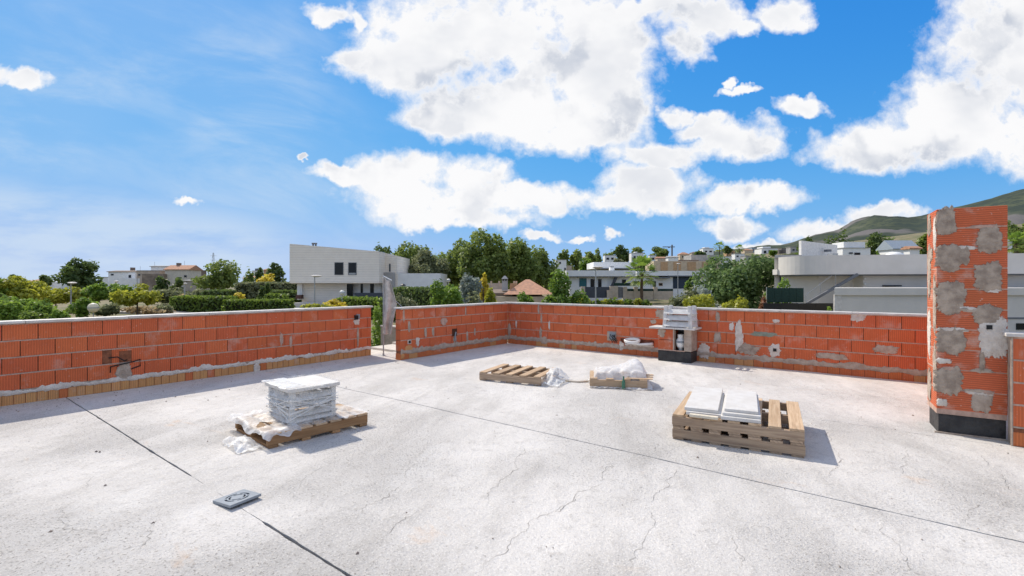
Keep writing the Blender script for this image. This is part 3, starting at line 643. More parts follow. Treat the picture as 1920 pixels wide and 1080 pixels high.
panel(.415, .00, .2385, .32, .96, .030, R(3.), 'bottom white stone panel of the pile between left pile and bare slats', G)
panel(.425, .035, .2690, .31, .93, .026, R(3.4), 'middle white stone panel of the pile beside the bare slats', G)
panel(.437, .085, .2955, .275, .88, .026, R(3.), 'top white stone panel of the pile beside the bare slats', G)
tag(MB().box(0, .24, 0, .05, 0, .024).build('stone_offcut', mat('cream_stone', (.74, .66, .52), .7, .08, 20, .3), None, pr+Vector((.16, -.022, .2385)), rr+R(1), bevel=.003), 'narrow cream stone offcut on the front edge of the pallet pair', 'stone strip')

# film: crumpled sheets laid over a height profile
def sheet(name, label, cat, loc, rz, X, Y, hf, m, nx=46, ny=40, amp=.02, seed=1., cutr=.0, parent=None, fold=9.):
    v = []; f = []; keep = {}
    for i in range(nx+1):
        for j in range(ny+1):
            u, w_ = i/nx, j/ny; x = X*(u-.5); y = Y*(w_-.5)
            e = 1+.13*mnoise.noise((u*4+seed, w_*4, seed)); x *= e; y *= 1+.13*mnoise.noise((u*4, w_*4+seed, seed+3))
            c1 = abs(mnoise.noise((x*fold+seed, y*fold, seed)))*1.6; c2 = abs(mnoise.noise((x*fold*2.3, y*fold*2.3+seed, 1)))
            z = hf(x, y)+amp*(c1+.6*c2)
            v.append((x, y, max(z, .003+.004*c1)))
    for i in range(nx):
        for j in range(ny):
            a = i*(ny+1)+j; q = v[a]
            if cutr and mnoise.noise((q[0]*4+seed, q[1]*4, 5+seed)) > cutr: continue
            f.append((a, a+ny+1, a+ny+2, a+1))
    me = bpy.data.meshes.new(name); me.from_pydata(v, [], f); me.update()
    o = obj(name, me, m, parent, loc, rz, smooth=True)
    if label: tag(o, label, cat)
    return o
# left pallet with the film-wrapped caps
pl_loc = Vector((-5.06, 2.10, 0)); pl_r = R(-4.5)
palL = thing('wooden_pallet', 'brown low pallet with solid edge board under the film-wrapped chimney caps', 'pallet', pl_loc, pl_r, 'wooden pallets on the roof')
M_WOODB = wood('pallet_wood_brown', (.44, .26, .13), (.30, .165, .08))
for i in range(4): board(palL, 'bottom_board', M_WOODB, .0, .80, .01+i*.295, .09+i*.295-.0, 0, .028)
for i in range(3): board(palL, 'stringer', M_WOODB, .765*i/2, .765*i/2+.035, -.002, .98, .029, .108)
for i in range(7): board(palL, 'deck_board', M_WOOD, .0, .80, .005+i*.144, .118+i*.144, .109, .127)
def rel(base, r, x, y, z=0.): return base+Vector((x*math.cos(r)-y*math.sin(r), x*math.sin(r)+y*math.cos(r), z))
cc = rel(pl_loc, pl_r, .42, .475, 0)
cz = .129
tagc = 'white cast chimney caps wrapped in film'
for k, (nm, hh) in enumerate((('lower', .152), ('upper', .152))):
    louvre_cap('chimney_cap', f'white cast louvred chimney cap wrapped in film, {nm} one of the stack', (cc.x, cc.y, cz), pl_r+R(1.5*k), (.50, .45, hh), tagc, tiers=2, lean=.0); cz += hh+.002
top = thing('cover_slab', 'white square chimney cover slab on top of the film-wrapped stack', 'slab', (cc.x, cc.y, cz), pl_r)
MB().box(-.28, .28, -.255, .255, 0, .034).build('slab_body', M_STONE, top, bevel=.004)
# wrap: shell around the stack plus sheets over the pallet
wr = thing('stretch_film', 'clear stretch film wound round the stack of chimney caps', 'plastic film', (cc.x, cc.y, .128), pl_r)
v = []; f = []; n = 72; L = 12
for j in range(L+1):
    zz = j/L*.36
    for i in range(n):
        a = 2*math.pi*i/n; c, s = math.cos(a), math.sin(a); r = 1/((abs(c)**9+abs(s)**9)**(1/9)); bul = 1.035+.10*max(0, (zz-.285)/.07)+.10*max(0, .05-zz)/.05
        k = .014*mnoise.noise((c*6, s*6, zz*14))+.008*abs(mnoise.noise((c*17, s*17, zz*30)))
        v.append((c*r*(.255*bul+k), s*r*(.232*bul+k), zz))
for j in range(L):
    for i in range(n):
        if mnoise.noise((math.cos(2*math.pi*i/n)*2, math.sin(2*math.pi*i/n)*2, j*.35)) > .42: continue
        f.append((j*n+i, j*n+(i+1) % n, (j+1)*n+(i+1) % n, (j+1)*n+i))
me = bpy.data.meshes.new('film_wrap'); me.from_pydata(v, [], f); me.update(); obj('film_wrap', me, M_FILM, wr, smooth=True)
for i in range(7):                                             # twisted bands of film
    z1, z2 = random.uniform(.02, .28), random.uniform(.02, .28)
    MB().tube([(.272, -.24, z1), (.275, -.08, z1*.7+z2*.3), (.275, .1, z1*.3+z2*.7), (.27, .24, z2)], [.004, .007, .005, .004], 5).build('film_band', M_FILMW, wr)
    MB().tube([(-.26, -.25, z2), (0, -.253, (z1+z2)/2), (.26, -.25, z1)], [.004, .006, .004], 5).build('film_band', M_FILMW, wr)
sheet('cover_film', None, None, (-.03, -.17, .344), 0, .56, .22, lambda x, y: .006+.02*max(0, -y)-.3*max(0, abs(x)-.275)-.3*max(0, -y-.09), M_FILMW, 30, 28, .008, 4., parent=wr, fold=4.)
def pal_prof(x, y): return .128 if (abs(x) < .42 and abs(y) < .52) else .128-.9*max(abs(x)-.42, abs(y)-.52)
sheet('loose_film', 'loose white film bunched over the near end of the brown low pallet', 'plastic film', rel(pl_loc, pl_r, .36, .12), pl_r, .92, .34, lambda x, y: .131 if (y > -.14 and abs(x) < .42) else max(.01, .131-1.1*max(-.14-y, abs(x)-.42)), M_FILMW, 60, 26, .030, 2., cutr=.42, fold=5.)
sheet('loose_film', 'loose clear film spread over the far end of the brown low pallet', 'plastic film', rel(pl_loc, pl_r, .42, .85), pl_r, .78, .34, lambda x, y: .131 if (y < .14 and abs(x) < .39) else max(.05, .131-.6*max(y-.14, abs(x)-.39)), M_FILMW, 50, 24, .020, 6., cutr=.55, fold=5.)
sheet('loose_film', 'thin strip of clear film along the brown edge board of the low pallet', 'plastic film', rel(pl_loc, pl_r, .72, .52), pl_r, .17, .62, lambda x, y: .131-.5*max(0, x-.075), M_FILM, 14, 40, .010, 9.)
bag = MB()
for i in range(3): bag.tube([(.02*i, .03*i, .02), (.03*i+.02, -.03, .08), (.05, .02*i, .12), (.0, .05, .05+.03*i)], [.03, .045, .035, .02], 7)
tag(bag.build('black_bag', M_BLACK, None, rel(pl_loc, pl_r, .30, .76, .12), pl_r, smooth=True), 'crumpled black plastic bundle wedged behind the wrapped chimney caps', 'plastic bag')
rollp = rel(pl_loc, pl_r, .55, -.13)
sheet('film_bundle', 'torn grey film bundle hanging off the pallet corner onto the floor', 'plastic film', (rollp.x, rollp.y, 0), pl_r, .42, .20, lambda x, y: .045*math.exp(-((x/.14)**2+(y/.07)**2)), M_FILMW, 36, 24, .05, 12., cutr=.45, fold=7.)

# middle pallet
pm = Vector((-4.80, 5.45, 0)); mr = R(13)
palM = pallet('empty pale wooden pallet with open slats and film at one end', pm, mr, .98, .82, 5, .105, M_WOOD, H=.13, stringers=3, bottom=(0, 2, 4))
for b_ in palM.children:
    if b_.name.startswith(('stringer', 'bottom')): b_.data.materials[0] = M_WOODG
q = rel(pm, mr, 1.06, .33)
sheet('film_bundle', 'crumpled white film heaped against the end of the empty slatted pallet', 'plastic film', (q.x, q.y, 0), mr, .36, .66, lambda x, y: .19*math.exp(-((x/.13)**2+((y-.08)/.24)**2)), M_FILMW, 34, 44, .045, 21., fold=11.)
q = ground(1043, 716); tag(MB().box(-.10, .10, -.05, .05, .004, .012).build('grey_offcut', M_GREYP, None, q, R(25)), 'flat grey sheet offcut on the floor between the two small pallets', 'offcut')
stp = [ground(*c) for c in ((1040, 706), (1052, 712), (1066, 716), (1085, 717.5), (1106, 716))]
tag(MB().tube([(p.x, p.y, .012) for p in stp], [.012, .016, .014, .016, .012], 6).build('film_strap', mat('beige_strap', (.68, .58, .46), .6, .1), None, smooth=True), 'beige twisted strap running across the floor between the two small pallets', 'strap')
# third pallet under plastic
pt = Vector((-3.24, 6.02, 0)); tr = R(28)
palT = pallet('small broken pallet mostly hidden under billowing white plastic', pt, tr, .78, .62, 4, .10, M_WOOD, H=.13, stringers=3, bottom=(0, 3))
q = rel(pt, tr, .42, .30)
def heap(x, y):
    b = .17+.16*math.exp(-(((x-.22)/.20)**2+((y-.10)/.24)**2))+.05*math.exp(-(((x+.1)/.2)**2+(y/.2)**2))
    e = max(abs(x+.0)-.33, (-y-.20)*1.2, (y-.30)); return max(.006, b-max(0, e)*1.7) if e > 0 else b
sheet('plastic_sheet', 'billowing white plastic sheet draped over the small broken pallet', 'plastic sheet', (q.x, q.y, 0), tr, .86, .78, heap, film_mat('white_sheet', .86, (.88, .88, .88)), 56, 50, .035, 31., fold=6.)
q = rel(pt, tr, .46, -.05)
bot = thing('glass_bottle', 'small green bottle standing in front of the plastic-covered pallet', 'bottle', (q.x, q.y, 0))
MB().lathe([(.022, 0), (.024, .01), (.024, .10), (.011, .14), (.011, .175), (.013, .18)], n=12).build('bottle_body', mat('green_glass', (.04, .16, .10), .15, .05, spec=.6), bot, smooth=True)
for i in range(3):
    a = rel(pt, tr, .62+.03*i, .05+.06*i, .075+.02*i); board(palT, 'loose_board', M_WOOD, .50+.02*i, .86+.015*i, .02+.07*i, .08+.07*i, .131+.012*i, .143+.012*i, R(6*i))

# ---------------------------------------------------------------- drain cover lying tilted
dc = [ground(402.2, 941.4), ground(462, 919.4), ground(485.6, 936.7), ground(427.4, 960.3)]
c = sum(dc, Vector())/4; e = (dc[1]-dc[0]+dc[2]-dc[3])/2; e2 = (dc[2]-dc[1]+dc[3]-dc[0])/2; ang = math.atan2(e.y, e.x)
dl, dw = e.length, e2.length
dr = thing('drain_cover', 'square grey plastic drain cover with curved slots lying tilted on the screed', 'drain cover', (c.x, c.y, .013), ang); dr.rotation_euler = (R(-4), 0, ang)
dl = dw = .195
def ringslots():
    b = MB(); n = 64; h = dl/2
    # plate as quads between radii with gaps left for slots
    rad = [.0, .30, .40, .50, .62, .72]; 
    for k in range(n):
        a0, a1 = 2*math.pi*k/n, 2*math.pi*(k+1)/n
        for r0, r1, slot in ((.0, .40, 0), (.40, .52, 1), (.52, .62, 0), (.62, .76, 2), (.76, None, 0)):
            if slot == 1 and (k % 16) not in (0, 1, 2): continue
            if slot == 2 and ((k+8) % 16) not in (0, 1, 2): continue
            def pt(r, a):
                if r is None: r = 1/max(abs(math.cos(a)), abs(math.sin(a)))
                return (r*h*math.cos(a), r*h*math.sin(a))
            q = [pt(r0, a0), pt(r1, a0), pt(r1, a1), pt(r0, a1)]
            o = len(b.v); b.v += [(x, y, .012) for x, y in q]+[(x, y, .004) for x, y in q]
            b.f += [(o, o+1, o+2, o+3), (o+7, o+6, o+5, o+4)]+[(o+i, o+4+i, o+4+(i+1) % 4, o+(i+1) % 4) for i in range(4)]
    return b
ringslots().build('grate', M_GREYP, dr)
fr = MB(); h = dl/2
for (x0, x1, y0, y1) in ((-h-.006, h+.006, -h-.006, -h+.004), (-h-.006, h+.006, h-.004, h+.006), (-h-.006, -h+.004, -h+.004, h-.004), (h-.004, h+.006, -h+.004, h-.004)): fr.box(x0, x1, y0, y1, -.004, .0125)
fr.build('rim', M_GREYP, dr); MB().box(-h+.005, h-.005, -h+.005, h-.005, -.010, -.006).build('underside', M_BLACK, dr)

# crumbs of mortar and grit left on the screed
gv = []; gf = []
for i in range(420):
    x, y = random.uniform(-8, 3.5), random.uniform(.3, 9.1)
    if (x < XB+.1 and y > 5.9) or (x > .4 and y > 6.1): continue
    if random.random() < .45: x = -8.2+abs(random.gauss(0, .5)); y = random.uniform(.5, 5.8)
    s = random.choice((.004, .005, .006, .008, .012)); o = len(gv); z = .002
    gv += [(x+s*random.uniform(.6, 1.2), y, z), (x, y+s*random.uniform(.6, 1.2), z), (x-s, y, z), (x, y-s, z), (x, y, z+s*random.uniform(.6, 1.1))]; gf += [(o, o+1, o+4), (o+1, o+2, o+4), (o+2, o+3, o+4), (o+3, o, o+4)]
me = bpy.data.meshes.new('grit'); me.from_pydata(gv, [], gf); me.update(); stuff(tag(obj('grit', me, mat('grit', (.40, .32, .26), .95, .3, 60)), 'scattered mortar crumbs and grit on the pale screed', 'grit'))

# ---------------------------------------------------------------- stair gap: landing, low wall, post with torn sheet
M_LAND = mat('landing_stone', (.66, .60, .52), .85, .08, 6, .4, 40)
ld = thing('stair_landing', 'pale stone landing with two treads outside the parapet gap', 'stairs', (XA, yA1, 0))
for i, (z0, z1, y0, y1) in enumerate(((-.30, -.012, .02, .62), (-.30, .035, .62, 1.25), (-.3, .085, 1.25, 1.75))):
    MB().box(-.9, XB-XA-.15, y0, y1, z0, z1).build('tread', M_LAND, ld, bevel=.006)
gw = thing('garden_wall', 'low weathered concrete wall seen through the parapet gap', 'wall', (XA, yA1+1.76, 0))
MB().box(-2.0, 0.84, 0, .16, -.6, .36).build('wall_body', mat('weathered_concrete', (.45, .38, .30), .92, .16, 4, .6, 30), gw); MB().box(-2.0, 0.84, -.02, .18, .361, .39).build('wall_cap', M_LAND, gw)
pg = ground(719, 667); sp = thing('steel_post', 'slim steel post with a torn dusty sheet hanging from it in the parapet gap', 'post', (pg.x, pg.y, 0), YAW)
MB().tube([(0, 0, 0), (0, 0, 1.62)], .013, 8).build('post_tube', M_STEEL, sp); MB().lathe([(.05, 0), (.05, .008), (.02, .012), (.018, .05)], n=12).build('foot', M_STEEL, sp)
MB().tube([(-.01, 0, 1.62), (.17, -.02, 1.53)], .012, 6).build('arm', M_WPLAS, sp)
v = []; f = []; nx, nz = 12, 40
for j in range(nz+1):
    q = j/nz; z = 1.60-q*1.16
    w_ = (.16+.13*min(1, q*2.6)) if q < .45 else .29-.10*((q-.45)/.55)
    for i in range(nx+1):
        u = i/nx; x = -.015+u*w_+.012*mnoise.noise((q*7, 1, u)); y = -.03+.05*math.sin(u*9+q*2)+.02*mnoise.noise((u*5, q*8, 2)); v.append((x, y, z-(.10*u if q < .02 else .10*u*(1-q))))
for j in range(nz):
    for i in range(nx): a = j*(nx+1)+i; f.append((a, a+1, a+nx+2, a+nx+1))
me = bpy.data.meshes.new('hanging_sheet'); me.from_pydata(v, [], f); me.update()
sh = obj('hanging_sheet', me, mat('dusty_sheet', (.62, .58, .53), .9, .18, 9, .5, 30, col2=(.42, .39, .35)), sp, smooth=True); sol = sh.modifiers.new('thick', 'SOLIDIFY'); sol.thickness = .008
MB().tube([(.24, 0, 1.12), (.60, 0, .78)], .008, 6).build('stay_cable', M_STEEL, sp)

# ---------------------------------------------------------------- terrain
def sst(t): t = min(1, max(0, t)); return t*t*(3-2*t)
def interp(x, xs, ys):
    for a, b, c, d in zip(xs, xs[1:], ys, ys[1:]):
        if x <= b: return c+(d-c)*max(0, (x-a)/(b-a))
    return ys[-1]
def hgt(X, Y):
    r = math.hypot(X, Y); ph = math.atan2(X, Y)
    lo = -3.3+1.7*sst((r-14)/26)
    e = interp(ph, [-3.2, -.12, .08, .3, .5, .75, 1.6, 2.6, 3.2], [0, 0, .030, .056, .072, .098, .10, 0, 0])
    z = lo+(e*340+1.6*(e > .001))*sst((r-62)/330)*min(1, e/.02)
    if r > 500: z += (mnoise.noise((X*.002, Y*.002, 1)))*6*sst((r-500)/500)*min(1, e/.02)
    if r > 60: z += mnoise.noise((X*.03, Y*.03, 2))*.5
    return z
M_EARTH = mat('dry_earth', (.24, .19, .12), .95, .2, .25, .4, 8, col2=(.10, .115, .04), detail=8)
rings = [9, 14, 20, 27, 35, 44, 54, 65, 78, 95, 115, 140, 170, 205, 250, 300, 360, 430, 520, 650, 850, 1200, 1800, 3000, 6000, 14000]
NA = 220; v = []; f = []
for r in rings:
    for k in range(NA):
        a = 2*math.pi*k/NA; X, Y = r*math.sin(a), r*math.cos(a); p = cw(X, Y, hgt(X, Y)); v.append(tuple(p))
for i in range(len(rings)-1):
    for k in range(NA): f.append((i*NA+k, i*NA+(k+1) % NA, (i+1)*NA+(k+1) % NA, (i+1)*NA+k)[::-1])
o = len(v); v.append(tuple(cw(0, 0, -3.3))); f += [(o, (k+1) % NA, k) for k in range(NA)]
me = bpy.data.meshes.new('ground'); me.from_pydata(v, [], f); me.update(); struct(obj('ground', me, M_EARTH, smooth=True))
def zg(px, Y): return hgt((px-960)/FPX*Y, Y)
def ribbon(name, pts, w, m, lift, kind='structure', thick=.0):
    """road-like band draped on the terrain; pts are (X, Y) right/forward metres"""
    P = []
    for a, b in zip(pts, pts[1:]):
        n = max(1, int(math.hypot(b[0]-a[0], b[1]-a[1])/3))
        P += [(a[0]+(b[0]-a[0])*i/n, a[1]+(b[1]-a[1])*i/n) for i in range(n)]
    P.append(pts[-1]); v = []; f = []
    for i, p in enumerate(P):
        a, b = P[max(0, i-1)], P[min(len(P)-1, i+1)]; d = Vector((b[0]-a[0], b[1]-a[1])).normalized(); nn = Vector((-d.y, d.x))*w/2
        for s in (1, -1):
            x, y = p[0]+nn.x*s, p[1]+nn.y*s; z = max(hgt(x, y), hgt(*p))+lift; v.append(tuple(cw(x, y, z)))
        for s in (1, -1):
            x, y = p[0]+nn.x*s, p[1]+nn.y*s; z = max(hgt(x, y), hgt(*p))+lift-.5; v.append(tuple(cw(x, y, z)))
        if i:
            o = 4*(i-1); f += [(o, o+1, o+5, o+4), (o, o+4, o+6, o+2), (o+1, o+3, o+7, o+5)]
    me = bpy.data.meshes.new(name); me.from_pydata(v, [], f); me.update(); ob = obj(name, me, m); ob['kind'] = kind; return ob
M_ASPH = mat('asphalt', (.075, .072, .070), .92, .15, 1.5, .4, 30); M_PAVE = mat('pavement_slabs', (.42, .38, .33), .9, .12, 2, .3, 20)
ribbon('road', [(-3, 57), (8, 58), (24, 57), (40, 52)], 8, M_ASPH, .06)
ribbon('pavement', [(-3, 63.2), (8, 64.2), (24, 63.2), (42, 58)], 3.2, M_PAVE, .19)
ribbon('footpath', [(-70, 52), (-46, 50), (-36, 48.5), (-26, 49)], 3.0, M_PAVE, .10)
ribbon('driveway', [(-27, 60), (-24, 54), (-21, 49)], 7.0, mat('pale_paving', (.55, .54, .52), .85, .1, 1, .2, 12), .14)

# ---------------------------------------------------------------- foliage
def leaf_mat(name, a, b, tr=.42):
    m = bpy.data.materials.new(name); m.use_nodes = True; t = m.node_tree; T = NT(t); t.nodes.clear()
    at_ = T.n('ShaderNodeAttribute', attribute_name='tint')
    c = T.mix(at_.outputs['Fac'], a, b)
    d = T.n('ShaderNodeBsdfDiffuse'); t.links.new(c, d.inputs[0]); tl = T.n('ShaderNodeBsdfTranslucent'); t.links.new(T.mix(.4, c, tuple(min(1, x*1.5) for x in b)), tl.inputs[0])
    gl = T.n('ShaderNodeBsdfGlossy'); gl.inputs['Roughness'].default_value = .45; gl.inputs[0].default_value = (.5, .5, .5, 1)
    ms = T.n('ShaderNodeMixShader'); ms.inputs[0].default_value = tr; t.links.new(d.outputs[0], ms.inputs[1]); t.links.new(tl.outputs[0], ms.inputs[2])
    ms2 = T.n('ShaderNodeMixShader'); ms2.inputs[0].default_value = .05; t.links.new(ms.outputs[0], ms2.inputs[1]); t.links.new(gl.outputs[0], ms2.inputs[2])
    out = T.n('ShaderNodeOutputMaterial'); t.links.new(ms2.outputs[0], out.inputs[0]); return m
LM = {k: leaf_mat(k+'_leaves', *v) for k, v in {
    'pine': ((.080, .122, .028), (.31, .385, .095)), 'dark': ((.045, .082, .022), (.17, .235, .062)), 'bright': ((.080, .155, .022), (.27, .39, .06)),
    'yellow': ((.17, .20, .022), (.50, .50, .06)), 'gold': ((.44, .33, .03), (.78, .62, .08)), 'olive': ((.11, .13, .06), (.29, .31, .16)), 'silver': ((.17, .20, .17), (.42, .47, .42)),
    'hedge': ((.070, .120, .018), (.24, .33, .05)), 'fig': ((.045, .090, .024), (.22, .32, .11)), 'red': ((.15, .06, .03), (.36, .17, .09)), 'drygrass': ((.30, .22, .12), (.52, .41, .24))}.items()}
M_BARK = mat('bark', (.15, .105, .075), .95, .25, 5, .8, 20)
def leaves(name, pts, size, tint, m, parent, nrm=None, flat=.55, aspect=1.5):
    """one mesh of small tilted leaf quads; pts (n,3), outward normals steer their facing"""
    n = len(pts); a = rng.normal(size=(n, 3)); 
    if nrm is not None: a = a*flat+nrm*1.0
    a /= np.linalg.norm(a, axis=1)[:, None]+1e-9
    t = rng.normal(size=(n, 3)); u = np.cross(a, t); u /= np.linalg.norm(u, axis=1)[:, None]+1e-9; w = np.cross(a, u)
    s = size*rng.uniform(.55, 1.35, size=(n, 1)); u = u*s*.5*aspect; w = w*s*.5
    k = a*s*.12
    V = np.stack([pts-u, pts-w*.9+k, pts+u, pts+w*.9+k], 1).reshape(-1, 3)
    me = bpy.data.meshes.new(name); me.vertices.add(4*n); me.vertices.foreach_set('co', V.astype(np.float32).ravel())
    me.loops.add(4*n); me.loops.foreach_set('vertex_index', np.arange(4*n, dtype=np.int32)); me.polygons.add(n)
    me.polygons.foreach_set('loop_start', np.arange(0, 4*n, 4, dtype=np.int32)); me.polygons.foreach_set('loop_total', np.full(n, 4, dtype=np.int32))
    me.update(calc_edges=True); at_ = me.attributes.new('tint', 'FLOAT', 'FACE'); at_.data.foreach_set('value', np.clip(tint, 0, 1).astype(np.float32))
    return obj(name, me, m, parent)
def lobes(rx, ry, rz, cz, n, rl, shape='round'):
    out = []
    for i in range(n):
        while True:
            p = rng.uniform(-1, 1, 3)
            if np.dot(p, p) < 1: break
        if shape == 'pine' and p[2] < -.2: p[2] *= .5
        if shape == 'cone': k = (1-p[2])*.5; p[0] *= k; p[1] *= k
        out.append((p*np.array([rx, ry, rz])*(1-rl*.55)+np.array([0, 0, cz]), rl*rng.uniform(.62, 1.2)*np.array([rx, ry, rz*.85]), rng.uniform(.15, .75)))
    return out
def crown_pts(lb, n):
    P = []; N = []; T = []; wt_ = np.array([np.prod(l[1])**.66 for l in lb]); wt_ /= wt_.sum()
    for (c, r, ti), w in zip(lb, wt_):
        k = max(4, int(n*w)); d = rng.normal(size=(k, 3)); d /= np.linalg.norm(d, axis=1)[:, None]
        rr_ = rng.uniform(.35, 1.0, size=(k, 1))**.45*(1+.10*rng.normal(size=(k, 1))); P.append(c+d*r*rr_); N.append(d); T.append(np.clip(ti+rng.normal(0, .2, k), 0, 1))
    return np.concatenate(P), np.concatenate(N), np.concatenate(T)
def tree(px, top, wpx, Y, kind, label, group=None, name='tree', crown=.72, shape='round', nl=None, sink=0., dens=1., cat='tree', trunk=True, rl=.42, base=None):
    X = (px-960)/FPX*Y; g = hgt(X, Y) if base is None else base; zt = EYE-(top-HOR)/FPX*Y; H = zt-g+sink; g -= sink; r = wpx/FPX*Y/2
    t = thing(name, label, cat, cw(X, Y, g), rng.uniform(0, 6.28), group)
    ch_ = H*crown; rz = ch_/2; cz = H-rz; n_l = nl or (13 if shape != 'cone' else 18)
    px_m = Y/480.; size = max(.07, px_m*2.5); area = 4*math.pi*((r*rz)**.8*2+(r*r)**.8)/3 if True else 0
    n = int(min(14000, max(350, dens*3.4*(r*rz*4*3.14)/(size*size)))); 
    lb = lobes(r, r, rz, cz, n_l, rl, shape)
    P, N, T = crown_pts(lb, n); rad_ = np.hypot(P[:, 0], P[:, 1]); P[:, :2] *= r/max(1e-3, np.quantile(rad_, .985)); zl = np.quantile(P[:, 2], .9985); P[:, 2] = np.where(P[:, 2] > cz, cz+(P[:, 2]-cz)*(H-cz)/max(.05, zl-cz), P[:, 2]); P[:, 2] = np.maximum(P[:, 2], .02); N = N*.55+np.array([0, 0, .65])
    if trunk:
        hgt_t = cz+.15*rz; r0 = max(.06, H*.022); b = MB(); bx, by = rng.normal(0, .04*H, 2)
        pts = [(0, 0, -.2), (bx*.2, by*.2, hgt_t*.35), (bx*.5, by*.5, hgt_t*.7), (bx*.7, by*.7, hgt_t)]
        b.tube(pts, [r0*1.25, r0, r0*.8, r0*.45], 7).build('trunk', M_BARK, t)
        for i in range(min(6, n_l)):
            c = lb[i][0]; s = Vector(pts[2 if i % 2 else 1]); s = s.lerp(Vector(pts[3]), .3)
            MB().tube([s, s.lerp(Vector(c), .55)+Vector((0, 0, .08*H)), c], [r0*.5, r0*.32, r0*.12], 5).build('limb', M_BARK, t)
    leaves('crown' if trunk else 'foliage', P, size, T, LM[kind], t, N, .8)
    return t
def hedge(px0, px1, top, Y0, Y1, depth, kind, label, group=None, base=None, rough=.06):
    """clipped hedge between two pixel columns; Y0, Y1 the depths of its ends"""
    a = Vector(((px0-960)/FPX*Y0, Y0)); b = Vector(((px1-960)/FPX*Y1, Y1)); L = (b-a).length; mid = (a+b)/2
    g = hgt(*mid) if base is None else base; zt = EYE-(top-HOR)/FPX*(Y0+Y1)/2; H = zt-g
    t = thing('hedge', label, 'hedge', cw(a.x, a.y, g), YAW+math.atan2(b.y-a.y, b.x-a.x), group)
    size = max(.09, Y0/480*2.1); 
    MB().box(.12, L-.12, .12, depth-.12, -.3, H-.12).build('branches', mat('hedge_twigs', (.03, .035, .012), .95, .2), t)
    n = int(min(9000, 2.6*(L*H*2+L*depth+2*depth*H)/(size*size))); P = []; N = []
    A = np.array([L*H, L*depth, L*H, depth*H, depth*H]); k = (A/A.sum()*n).astype(int)
    u = lambda q: rng.uniform(0, 1, q)
    for i, q in enumerate(k):
        if i == 0: p = np.stack([u(q)*L, np.zeros(q), u(q)*H], 1); d = (0, -1, .2)
        elif i == 1: p = np.stack([u(q)*L, u(q)*depth, np.full(q, H)], 1); d = (0, 0, 1)
        elif i == 2: p = np.stack([u(q)*L, np.full(q, depth), u(q)*H], 1); d = (0, 1, .2)
        elif i == 3: p = np.stack([np.zeros(q), u(q)*depth, u(q)*H], 1); d = (-1, 0, .2)
        else: p = np.stack([np.full(q, L), u(q)*depth, u(q)*H], 1); d = (1, 0, .2)
        P.append(p+rng.normal(0, rough, (q, 3))); N.append(np.tile(np.array(d), (q, 1)))
    P = np.concatenate(P); N = np.concatenate(N)
    T = .45+.28*np.sin(P[:, 0]*2.3+np.sin(P[:, 0]*.7)*2)*.6+rng.normal(0, .18, len(P)); leaves('foliage', P, size, T, LM[kind], t, N, .9); return t
def palm(px, top, wpx, Y, label, group=None, base=None):
    X = (px-960)/FPX*Y; g = hgt(X, Y) if base is None else base; zt = EYE-(top-HOR)/FPX*Y; r = wpx/FPX*Y/2; H = zt-g-r*.62; r *= 1.25
    t = thing('palm_tree', label, 'palm tree', cw(X, Y, g), 0, group)
    MB().tube([(0, 0, -.2), (0, 0, H*.5), (.05, 0, H)], [.28, .22, .2], 9).build('trunk', M_BARK, t)
    for i in range(30):
        a = 2.4*i+rng.uniform(-.2, .2); el = R(78-125*(i/30)); L = r*rng.uniform(.85, 1.1); b = MB()
        stem = [Vector((math.cos(a)*L*q*math.cos(el)*.62, math.sin(a)*L*q*math.cos(el)*.62, H+L*q*math.sin(el)*.62)) for q in (0, .5, 1)]
        b.tube(stem, [.035, .03, .02], 4); tip = stem[2]; d = (stem[2]-stem[0]).normalized(); sd = d.cross(Vector((0, 0, 1))).normalized() if abs(d.z) < .98 else Vector((1, 0, 0)); nn = sd.cross(d)
        for k in range(13):                                     # fan of pointed leaflets
            w_ = R(-95+190*k/12); q = (d*math.cos(w_)+sd*math.sin(w_)); l = L*.42*(1-.25*abs(w_)/1.7); e = tip+q*l-Vector((0, 0, .25*l)); md = tip+q*l*.55+nn*.03; s_ = d*math.sin(w_)*-1+sd*math.cos(w_); o = len(b.v)
            b.v += [tuple(tip), tuple(md+s_*l*.085), tuple(e), tuple(md-s_*l*.085)]; b.f.append((o, o+1, o+2, o+3))
        me = b.mesh('frond'); at_ = me.attributes.new('tint', 'FLOAT', 'FACE'); at_.data.foreach_set('value', np.clip(rng.uniform(.1, 1., len(me.polygons)), 0, 1).astype(np.float32)); obj('frond', me, LM['bright' if i < 18 else 'pine'], t)
    return t

